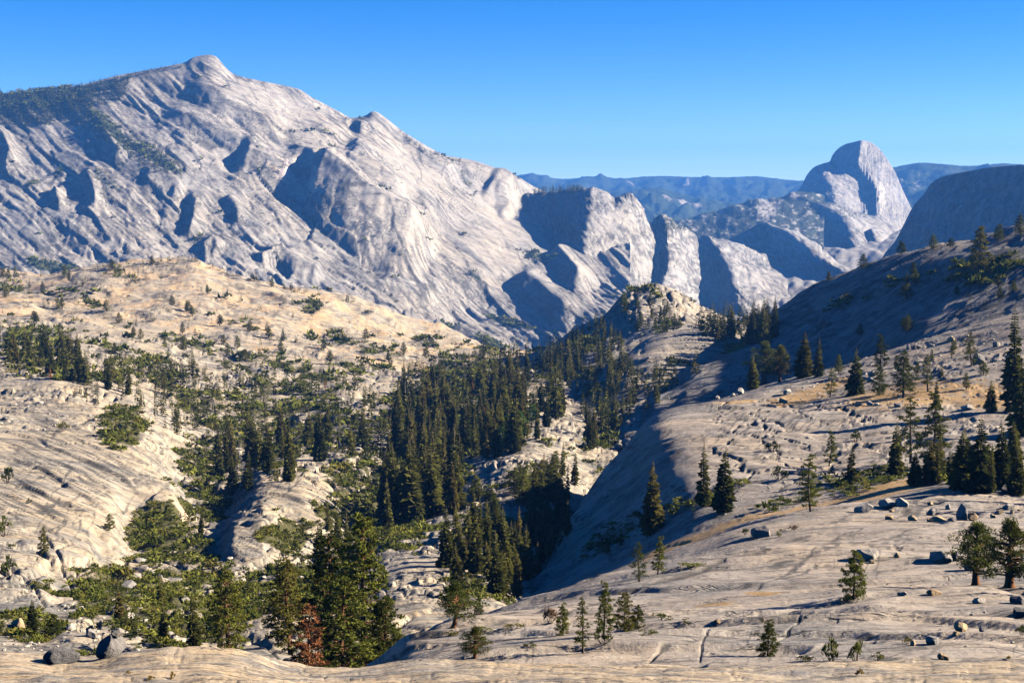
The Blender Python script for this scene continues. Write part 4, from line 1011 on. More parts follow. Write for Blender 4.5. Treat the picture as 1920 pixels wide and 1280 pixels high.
def tube(tb, pts, radii, sides=6):
    pts = np.asarray(pts, float); n = len(pts)
    rings = []
    for k in range(n):
        d = pts[min(k + 1, n - 1)] - pts[max(k - 1, 0)]
        d /= np.linalg.norm(d) + 1e-9
        a = np.cross(d, (0.31, 0.95, 0.11)); a /= np.linalg.norm(a); b = np.cross(d, a)
        th = np.arange(sides) / sides * 2 * math.pi
        rings.append(pts[k] + radii[k] * (np.cos(th)[:, None] * a + np.sin(th)[:, None] * b))
    v = np.concatenate(rings + [pts[-1:]])
    f = []
    for k in range(n - 1):
        for i in range(sides):
            j = (i + 1) % sides
            a, b, c, d = k * sides + i, k * sides + j, (k + 1) * sides + j, (k + 1) * sides + i
            f += [(a, b, c), (a, c, d)]
    for i in range(sides):
        f.append(((n - 1) * sides + i, (n - 1) * sides + (i + 1) % sides, n * sides))
    tb.add(v, f)

def leaves(tb, r, centers, dirs, size, spread=0.7, slim=0.38):
    """one pointed leaf face for every centre, turned loosely along dirs"""
    n = len(centers)
    d = dirs + spread * r.normal(size=(n, 3))
    d /= np.linalg.norm(d, axis=1, keepdims=True) + 1e-9
    t = np.cross(d, r.normal(size=(n, 3))); t /= np.linalg.norm(t, axis=1, keepdims=True) + 1e-9
    s = (size * r.uniform(0.6, 1.4, n))[:, None]
    v = np.stack([centers - t * s * slim - d * s * 0.4, centers + t * s * slim - d * s * 0.4, centers + d * s], 1).reshape(-1, 3)
    tb.add(v, np.arange(n * 3).reshape(-1, 3))

def clump(tb, r, c, rad, n, size, flat=0.75, spread=0.6):
    p = r.normal(size=(n, 3)); p /= np.linalg.norm(p, axis=1, keepdims=True)
    p[:, 2] = np.where(p[:, 2] < -0.4, -p[:, 2], p[:, 2])
    q = p * (rad * r.uniform(0.45, 1.0, n))[:, None] * np.array([1, 1, flat])
    leaves(tb, r, np.asarray(c) + q, p * np.array([1, 1, 0.9]) + (0, 0, 0.25), size, spread)

def fir_shape(seed, width=0.15, levels=26, nb=7, base=0.05, ragged=0.25, faces=2):
    r = np.random.default_rng(seed)
    cr, tr = TB(), TB()
    lean = r.normal(size=2) * 0.012
    ph = r.uniform(0, 6.28); lob = r.uniform(0.05, 0.2)
    for k in range(levels):
        h = base + (0.985 - base) * (k / (levels - 1)) ** 0.92
        rr = width * ((1 - h) ** 0.8 * (1.0 - 0.35 * math.exp(-(h - base) * 14))) + 0.006
        n = max(3, int(nb * (0.55 + 0.45 * (1 - h))))
        off = r.uniform(0, 6.28)
        for i in range(n):
            if r.random() < ragged * 0.45: continue
            az = off + 6.283 * i / n + r.normal() * 0.2
            L = rr * (1 + lob * math.cos(az - ph)) * r.uniform(1 - ragged, 1 + ragged)
            d = np.array([math.cos(az), math.sin(az), 0]); sd = np.array([-d[1], d[0], 0])
            b0 = np.array([lean[0] * h, lean[1] * h, h])
            droop = r.uniform(0.15, 0.5) * (1 - 0.8 * h)
            tip = b0 + d * L + (0, 0, -L * droop + 0.25 * L * h)
            mid = b0 + d * L * 0.55 + (0, 0, -L * droop * 0.25)
            w = L * r.uniform(0.26, 0.42)
            tl = r.normal() * 0.5
            sv = sd * math.cos(tl) + np.array([0, 0, 1]) * math.sin(tl)
            cr.add([b0, mid + sv * w, tip, mid - sv * w], [(0, 1, 2), (0, 2, 3)])
            if faces > 1:
                cr.add([b0 + (0, 0, 0.01), mid + (0, 0, w * 0.45), tip + (0, 0, -0.004), mid + (0, 0, -w * 0.75)], [(0, 1, 2), (0, 2, 3)])
            if faces > 2:
                for sgn in (-1, 1):
                    m2 = b0 + d * L * 0.6 + sd * sgn * L * 0.3 + (0, 0, -L * droop * 0.6)
                    cr.add([b0 + d * L * 0.2, m2 + d * L * 0.12 + (0, 0, w * .25), m2 + sd * sgn * w * 0.5 + (0, 0, -w * 0.5)], [(0, 1, 2)])
    tube(tr, [(0, 0, -0.03), (lean[0] * .3, lean[1] * .3, 0.3), (lean[0] * .7, lean[1] * .7, 0.7), (lean[0], lean[1], 1.0)], [0.02, 0.014, 0.008, 0.001], 6)
    return tr, cr

def pine_shape(seed, width=0.22, base=0.12, nbr=46, top=0.35, leaf=0.026, per=22, rad=0.055, trunk=0.022, sparse=0.0, bend=0.03):
    """open conifer: needle tufts carried on separate branches"""
    r = np.random.default_rng(seed)
    cr, tr = TB(), TB()
    bx = r.normal(size=2) * bend
    def axis(h): return np.array([bx[0] * math.sin(h * 3.0), bx[1] * math.sin(h * 2.3), h])
    hs = np.linspace(-0.02, 0.99, 9)
    tube(tr, [axis(max(h, -0.02)) for h in hs], [trunk * (1.15 - h) ** 1.1 + 0.001 + (0.35 * trunk if h < 0.01 else 0) for h in hs], 7)
    for k in range(nbr):
        h = base + (0.98 - base) * (k + r.uniform(0, 1)) / nbr
        f = (h - base) / (1 - base)
        prof = (0.6 + 0.4 * min(1, f / 0.25)) * (1 - f) ** 0.75 + top * 0.12
        if r.random() < sparse: continue
        L = width * prof * r.uniform(0.6, 1.25)
        az = k * 2.4 + r.normal() * 0.5
        d = np.array([math.cos(az), math.sin(az), r.uniform(-0.25, 0.35) + 0.35 * f])
        a0 = axis(h); tipp = a0 + d * L
        tube(tr, [a0, a0 + d * L * 0.5 + (0, 0, -0.03 * L), tipp], [trunk * 0.22, trunk * 0.13, 0.001], 3)
        m = max(1, int(round(3 * L / width + 0.6)))
        for j in range(m):
            q = a0 + d * L * (1.0 - 0.55 * j / max(1, m)) + r.normal(size=3) * rad * 0.45
            clump(cr, r, q, rad * r.uniform(0.7, 1.25) * (1 - 0.35 * f), per, leaf, 0.8)
    clump(cr, r, axis(0.97), rad * 0.55, per, leaf * 0.8, 1.4)
    return tr, cr

def juniper_shape(seed, width=0.42, crown0=0.25, trunk=0.055, lobes=60, per=70, leaf=0.03):
    r = np.random.default_rng(seed)
    cr, tr = TB(), TB()
    bx = r.normal(size=2) * 0.04
    def axis(h): return np.array([bx[0] * math.sin(h * 4), bx[1] * math.sin(h * 3.1), h])
    hs = [-0.03, 0.0, 0.06, 0.18, 0.35, 0.55, 0.8]
    tube(tr, [axis(h) for h in hs], [trunk * 1.8, trunk * 1.5, trunk * 1.1, trunk * 0.9, trunk * 0.7, trunk * 0.45, trunk * 0.1], 9)
    for k in range(lobes):
        f = (k + r.random()) / lobes
        h = crown0 + (0.93 - crown0) * f
        az = k * 2.4 + r.normal() * 0.4
        prof = math.sin(min(1, 0.18 + f * 0.95) * math.pi) ** 0.6
        L = width * prof * r.uniform(0.35, 1.05)
        c = axis(h) + (math.cos(az) * L, math.sin(az) * L, r.normal() * 0.03)
        tube(tr, [axis(h - 0.06), (axis(h - 0.03) + c) / 2, c], [trunk * 0.3, trunk * 0.16, 0.003], 4)
        clump(cr, r, c, r.uniform(0.09, 0.15), per, leaf, 0.72)
    return tr, cr

def shrub_shape(seed, n=260, leaf=0.09, flat=0.6, lobes=7, stems=True):
    r = np.random.default_rng(seed)
    cr, tr = TB(), TB()
    for k in range(lobes):
        az = r.uniform(0, 6.28); L = 0.5 * math.sqrt(r.random())
        hgt = (1 - (L / 0.62) ** 2) * 0.8 * r.uniform(0.6, 1.1)
        c = np.array([math.cos(az) * L, math.sin(az) * L, max(0.12, hgt * 0.62)])
        clump(cr, r, c, r.uniform(0.2, 0.34), n // lobes, leaf, flat)
        tube(tr, [(0.05 * math.cos(az), 0.05 * math.sin(az), -0.08), c], [0.035, 0.008], 4)
    return tr, cr

def bare_shape(seed, nbr=26, width=0.2, trunk=0.02, base=0.1):
    r = np.random.default_rng(seed)
    tr = TB()
    hs = np.linspace(-0.02, 1.0, 6)
    tube(tr, [(0.01 * math.sin(h * 5), 0.01 * math.cos(h * 4), h) for h in hs], [trunk * (1.08 - h) + 0.001 for h in hs], 6)
    for k in range(nbr):
        h = base + (0.95 - base) * k / nbr
        az = k * 2.4 + r.normal() * .4; L = width * (1 - h) ** 0.7 * r.uniform(0.5, 1.2) + 0.02
        d = np.array([math.cos(az), math.sin(az), r.uniform(-0.3, 0.5)])
        tube(tr, [(0, 0, h), d * L * 0.6 + (0, 0, h - 0.01), d * L + (0, 0, h)], [trunk * 0.3, trunk * 0.18, 0.0015], 3)
    return tr

def icosphere(sub):
    t = (1 + 5 ** 0.5) / 2
    v = [(-1, t, 0), (1, t, 0), (-1, -t, 0), (1, -t, 0), (0, -1, t), (0, 1, t), (0, -1, -t), (0, 1, -t), (t, 0, -1), (t, 0, 1), (-t, 0, -1), (-t, 0, 1)]
    f = [(0, 11, 5), (0, 5, 1), (0, 1, 7), (0, 7, 10), (0, 10, 11), (1, 5, 9), (5, 11, 4), (11, 10, 2), (10, 7, 6), (7, 1, 8), (3, 9, 4), (3, 4, 2), (3, 2, 6), (3, 6, 8), (3, 8, 9), (4, 9, 5), (2, 4, 11), (6, 2, 10), (8, 6, 7), (9, 8, 1)]
    v = [np.array(p) / np.linalg.norm(p) for p in v]
    for _ in range(sub):
        nf = []; mid = {}
        def m(a, b):
            k = (min(a, b), max(a, b))
            if k not in mid:
                p = v[a] + v[b]; v.append(p / np.linalg.norm(p)); mid[k] = len(v) - 1
            return mid[k]
        for a, b, c in f:
            ab, bc, ca = m(a, b), m(b, c), m(c, a)
            nf += [(a, ab, ca), (b, bc, ab), (c, ca, bc), (ab, bc, ca)]
        f = nf
    return np.array(v), np.array(f)

def rock_shape(seed, sub=3, cuts=9, rough=0.05):
    """boulder: a ball cut by random planes, edges worn; unit half-width, base near z = -0.35"""
    r = np.random.default_rng(seed)
    v, f = icosphere(sub)
    for k in range(cuts):
        n = r.normal(size=3); n /= np.linalg.norm(n)
        d = r.uniform(0.58, 0.88)
        o = v @ n - d
        v = v - np.where(o > 0, o * 0.97, 0)[:, None] * n
    v = v * np.array([1.0, r.uniform(0.75, 1.0), r.uniform(0.8, 1.05)])
    v = v * (1 + rough * fbm(v[:, 0] * 2.2 + seed, v[:, 1] * 2.2 + v[:, 2] * 1.7, 3, seed)[:, None])
    v[:, 2] = np.maximum(v[:, 2], -0.55)
    return v / np.abs(v[:, :2]).max(), f

# ------------------------------------------------------------------ plants and stones: materials
def foliage_mat(name, dark, light, scale=3.0, attr=False, trans=0.22):
    m, nt = mat_new(name)
    b = NT(nt)
    tc = b.n('ShaderNodeTexCoord').outputs['Object']
    n1 = b.noise(tc, scale, 4, 0.65)
    rnd = b.attr('shade') if attr else b.n('ShaderNodeObjectInfo').outputs['Random']
    f = b.math('ADD', b.math('MULTIPLY', b.math('SUBTRACT', n1, 0.5), 1.6), b.math('ADD', b.math('MULTIPLY', rnd, 0.8), 0.1))
    c = b.mix(b.ramp(f, [(0.1, 0.0), (0.9, 1.0)]), dark, light)
    odd = b.math('FRACT', b.math('MULTIPLY', rnd, 7.31))
    c = b.mix(b.math('MULTIPLY', b.ramp(odd, [(0.80, 0.0), (0.95, 1.0)]), 0.5), c, (light[0] * 1.15, light[1] * 0.85, light[2] * 1.1))
    d = b.n('ShaderNodeBsdfDiffuse'); t = b.n('ShaderNodeBsdfTranslucent'); mx = b.n('ShaderNodeMixShader')
    b.link(c, d.inputs['Color']); b.link(c, t.inputs['Color'])
    mx.inputs[0].default_value = trans
    b.link(d.outputs[0], mx.inputs[1]); b.link(t.outputs[0], mx.inputs[2])
    out = b.n('ShaderNodeOutputMaterial'); b.link(mx.outputs[0], out.inputs['Surface'])
    return m

def bark_mat(name, a, c2):
    m, nt = mat_new(name)
    b = NT(nt)
    tc = b.n('ShaderNodeTexCoord').outputs['Object']
    n1 = b.noise(b.mapping(tc, (30, 30, 5)), 1.0, 4, 0.65)
    c = b.mix(b.ramp(n1, [(0.35, 0.0), (0.65, 1.0)]), a, c2)
    bp = b.n('ShaderNodeBump'); bp.inputs['Distance'].default_value = 0.01
    b.link(n1, bp.inputs['Height'])
    d = b.n('ShaderNodeBsdfDiffuse'); b.link(c, d.inputs['Color']); b.link(bp.outputs[0], d.inputs['Normal'])
    out = b.n('ShaderNodeOutputMaterial'); b.link(d.outputs[0], out.inputs['Surface'])
    return m

def stone_mat(name, a, c2, dark=(0.07, 0.068, 0.07), scale=1.6, attr=False):
    m, nt = mat_new(name)
    b = NT(nt)
    tc = b.n('ShaderNodeTexCoord').outputs['Object']
    n1 = b.noise(tc, scale, 5, 0.65, 0.3); n2 = b.noise(tc, scale * 6, 4, 0.7)
    rnd = b.attr('shade') if attr else b.n('ShaderNodeObjectInfo').outputs['Random']
    c = b.mix(b.ramp(b.math('ADD', b.math('MULTIPLY', n1, 0.7), b.math('MULTIPLY', rnd, 0.35)), [(0.38, 0.0), (0.66, 1.0)]), a, c2)
    c = b.mix(b.math('MULTIPLY', b.ramp(n2, [(0.34, 1.0), (0.47, 0.0)]), 0.6), c, dark)
    bp = b.n('ShaderNodeBump'); bp.inputs['Distance'].default_value = 0.12
    b.link(b.math('ADD', n1, b.math('MULTIPLY', n2, 0.4)), bp.inputs['Height'])
    d = b.n('ShaderNodeBsdfDiffuse'); b.link(c, d.inputs['Color']); b.link(bp.outputs[0], d.inputs['Normal'])
    out = b.n('ShaderNodeOutputMaterial'); b.link(d.outputs[0], out.inputs['Surface'])
    return m

M_FIR = foliage_mat('fir_needles', (0.032, 0.039, 0.011), (0.135, 0.132, 0.030), 4.0, trans=0.3)
M_PINE = foliage_mat('pine_needles', (0.040, 0.050, 0.010), (0.135, 0.145, 0.026), 5.0)
M_JUNI = foliage_mat('juniper_scales', (0.034, 0.046, 0.012), (0.11, 0.125, 0.028), 5.0)
M_SHRUB = foliage_mat('shrub_leaves', (0.045, 0.058, 0.012), (0.135, 0.145, 0.032), 3.0)
M_SHRUBD = foliage_mat('shrub_leaves_dark', (0.026, 0.036, 0.012), (0.085, 0.095, 0.026), 3.0)
M_ASPEN = foliage_mat('aspen_leaves', (0.045, 0.085, 0.018), (0.095, 0.165, 0.035), 4.0)
M_RUST = foliage_mat('dead_needles', (0.14, 0.055, 0.024), (0.33, 0.14, 0.058), 5.0)
M_DRY = foliage_mat('dry_twigs', (0.10, 0.055, 0.03), (0.20, 0.125, 0.075), 4.0)
M_GRASS = foliage_mat('dry_grass', (0.15, 0.10, 0.03), (0.36, 0.25, 0.085), 4.0)
M_FARTREE = foliage_mat('forest_needles', (0.028, 0.034, 0.011), (0.120, 0.118, 0.030), 0.35, attr=True, trans=0.3)
M_BRUSH = foliage_mat('brush_leaves', (0.046, 0.060, 0.012), (0.165, 0.172, 0.034), 0.3, attr=True)
M_BARK = bark_mat('grey_brown_bark', (0.055, 0.042, 0.034), (0.13, 0.10, 0.08))
M_RED = bark_mat('cinnamon_bark', (0.085, 0.042, 0.022), (0.20, 0.10, 0.055))
M_SNAG = bark_mat('bleached_wood', (0.16, 0.145, 0.13), (0.34, 0.31, 0.28))
M_STONE = stone_mat('boulder_granite', (0.20, 0.19, 0.185), (0.36, 0.325, 0.28))
M_STONET = stone_mat('boulder_tan', (0.28, 0.20, 0.125), (0.42, 0.32, 0.20))
M_STONED = stone_mat('boulder_dark', (0.11, 0.107, 0.11), (0.22, 0.20, 0.185))
M_RUBBLE = stone_mat('rubble_granite', (0.25, 0.235, 0.22), (0.42, 0.37, 0.30), scale=0.5, attr=True)
# ------------------------------------------------------------------ placing things on the land
bpy.context.view_layer.update()
DG = bpy.context.evaluated_depsgraph_get()
CAMLOC = Vector((0, 0, CAMZ))

def hit(px, py):
    u, t = pix_dir(px, py)
    ok, loc, nor, idx, ob, mx = scene.ray_cast(DG, CAMLOC, Vector((float(u), 1.0, float(t))).normalized())
    return (loc, nor, ob.name) if ok else (None, None, None)

def under(x, y):
    ok, loc, nor, idx, ob, mx = scene.ray_cast(DG, Vector((x, y, 2500.0)), Vector((0, 0, -1)))
    return loc if ok else None

def spot(px, py, Y=None):
    """the point of ground seen at (px, py); with Y, the ground at that distance in that direction (hidden bases)"""
    if Y is None:
        return hit(px, py)[0]
    u, t = pix_dir(px, py)
    return under(float(u) * Y, Y)

def rise(loc, top_py):
    """height that reaches the line of sight top_py above loc"""
    px, _ = to_pix(loc.x, loc.y, loc.z)
    u, t = pix_dir(px, top_py)
    return CAMZ + float(t) * loc.y - loc.z

PROTO = {}
def proto(kind, variants, cmat, tmat, crown_name='crown', trunk_name='trunk'):
    L = []
    for tr, cr in variants:
        L.append((tr.mesh(kind + '_' + trunk_name, tmat, True) if tr else None, cr.mesh(kind + '_' + crown_name, cmat) if cr else None))
    PROTO[kind] = (L, trunk_name, crown_name)

proto('fir', [fir_shape(10 + k, w, lv, nb, 0.04, rg, 3) for k, (w, lv, nb, rg) in enumerate([(0.16, 34, 8, 0.3), (0.135, 36, 8, 0.35), (0.19, 32, 9, 0.3), (0.12, 38, 7, 0.4), (0.175, 34, 8, 0.4), (0.15, 30, 8, 0.5)])], M_FIR, M_BARK)
proto('pine', [pine_shape(40, 0.2, 0.10, 70, leaf=0.018, per=40), pine_shape(41, 0.24, 0.06, 76, leaf=0.018, per=40, rad=0.06), pine_shape(42, 0.17, 0.14, 66, leaf=0.018, per=40), pine_shape(43, 0.26, 0.12, 70, leaf=0.019, per=44, rad=0.065), pine_shape(44, 0.21, 0.05, 80, leaf=0.018, per=40)], M_PINE, M_BARK)
proto('tallpine', [pine_shape(50, 0.17, 0.06, 190, leaf=0.014, per=26, rad=0.032, trunk=0.016), pine_shape(51, 0.25, 0.08, 210, leaf=0.015, per=26, rad=0.036, trunk=0.018), pine_shape(52, 0.22, 0.10, 170, leaf=0.016, per=24, rad=0.036, trunk=0.016)], M_PINE, M_RED)
proto('sparsepine', [pine_shape(60, 0.15, 0.16, 64, rad=0.038, leaf=0.014, per=30, trunk=0.018, sparse=0.15), pine_shape(61, 0.18, 0.14, 66, rad=0.045, leaf=0.015, per=32, trunk=0.016, sparse=0.2), pine_shape(62, 0.15, 0.12, 80, rad=0.04, leaf=0.015, per=34, sparse=0.1, trunk=0.014)], M_PINE, M_BARK)
proto('youngpine', [pine_shape(65, 0.30, 0.04, 60, leaf=0.02, per=70, rad=0.075, trunk=0.02), pine_shape(66, 0.34, 0.03, 64, leaf=0.02, per=70, rad=0.08, trunk=0.02), pine_shape(67, 0.26, 0.02, 60, leaf=0.02, per=64, rad=0.07, trunk=0.02)], M_PINE, M_BARK)
proto('juniper', [juniper_shape(70, lobes=64, per=130, leaf=0.02), juniper_shape(71, 0.48, 0.2, 0.06, 70, 130, 0.02), juniper_shape(72, 0.36, 0.26, 0.045, 58, 120, 0.02)], M_JUNI, M_RED)
proto('shrub', [shrub_shape(80), shrub_shape(81, 300, 0.08), shrub_shape(82, 240, 0.10)], M_SHRUB, M_BARK, 'foliage', 'stems')
proto('darkshrub', [shrub_shape(83, 300, 0.085), shrub_shape(84, 280, 0.09)], M_SHRUBD, M_BARK, 'foliage', 'stems')
proto('dryshrub', [shrub_shape(85, 200, 0.11), shrub_shape(86, 170, 0.12)], M_DRY, M_BARK, 'foliage', 'stems')
proto('aspen', [juniper_shape(90, 0.26, 0.12, 0.02, 26, 50, 0.035), juniper_shape(91, 0.2, 0.08, 0.02, 26, 46, 0.035)], M_ASPEN, M_SNAG)
proto('deadpine', [pine_shape(95, 0.17, 0.1, 110, leaf=0.018, per=16, rad=0.028, trunk=0.018, sparse=0.3)], M_RUST, M_RED)
proto('grass', [(None, shrub_shape(97, 90, 0.24, 0.9)[1])], M_GRASS, M_BARK, 'blades', 'stems')
SNAGS = [bare_shape(98).mesh('snag_wood', M_SNAG, True), bare_shape(99, 34, 0.26).mesh('snag_wood', M_SNAG, True)]
ROCKS = []
for k in range(8):
    v, f = rock_shape(200 + k, 3, 11 + k % 4, 0.05)
    ROCKS.append((v, f))

def link(name, data, parent=None):
    o = bpy.data.objects.new(name, data)
    COL.objects.link(o)
    if parent is not None: o.parent = parent
    return o

def plant(name, kind, loc, h, label, cat, group=None, var=None, rz=None, wide=1.0, sink=0.0):
    L, tn, cn = PROTO[kind]
    r = random.random
    k = int(r() * len(L)) if var is None else var
    e = link(name, None)
    e.empty_display_size = 0.2
    e.location = (loc.x, loc.y, loc.z - sink)
    e.rotation_euler = (random.gauss(0, 0.025), random.gauss(0, 0.025), r() * 6.28 if rz is None else rz)
    e.scale = (h * wide, h * wide, h)
    e['label'] = label; e['category'] = cat
    if group: e['group'] = group
    if L[k][0] is not None: link(tn, L[k][0], e)
    if L[k][1] is not None: link(cn, L[k][1], e)
    return e

MESHCACHE = {}
def boulder(px, py, w, h, label, mat=None, var=None, rz=None, Y=None, group=None, depth=0.9, name='boulder', tilt=0.0, lift=0.0):
    """boulder whose foot shows at (px, py), w and h in photograph points"""
    loc = spot(px, py, Y)
    if loc is None: return None
    k = int(random.random() * len(ROCKS)) if var is None else var
    mat = mat or M_STONE
    key = (k, mat.name)
    if key not in MESHCACHE:
        v, f = ROCKS[k]
        me = new_mesh('boulder', v, f.ravel(), 3, False)
        me.materials.append(mat); MESHCACHE[key] = me
    o = link(name, MESHCACHE[key])
    m = loc.y / FPX
    sx = w * m * 0.5; sz = h * m * 0.72
    o.location = (loc.x, loc.y + sx * depth * 0.6, loc.z + sz * 0.38 + lift)
    o.scale = (sx, sx * depth, sz)
    o.rotation_euler = (tilt, tilt * 0.6, random.random() * 6.28 if rz is None else rz)
    o['label'] = label; o['category'] = 'boulder'
    if group: o['group'] = group
    return o

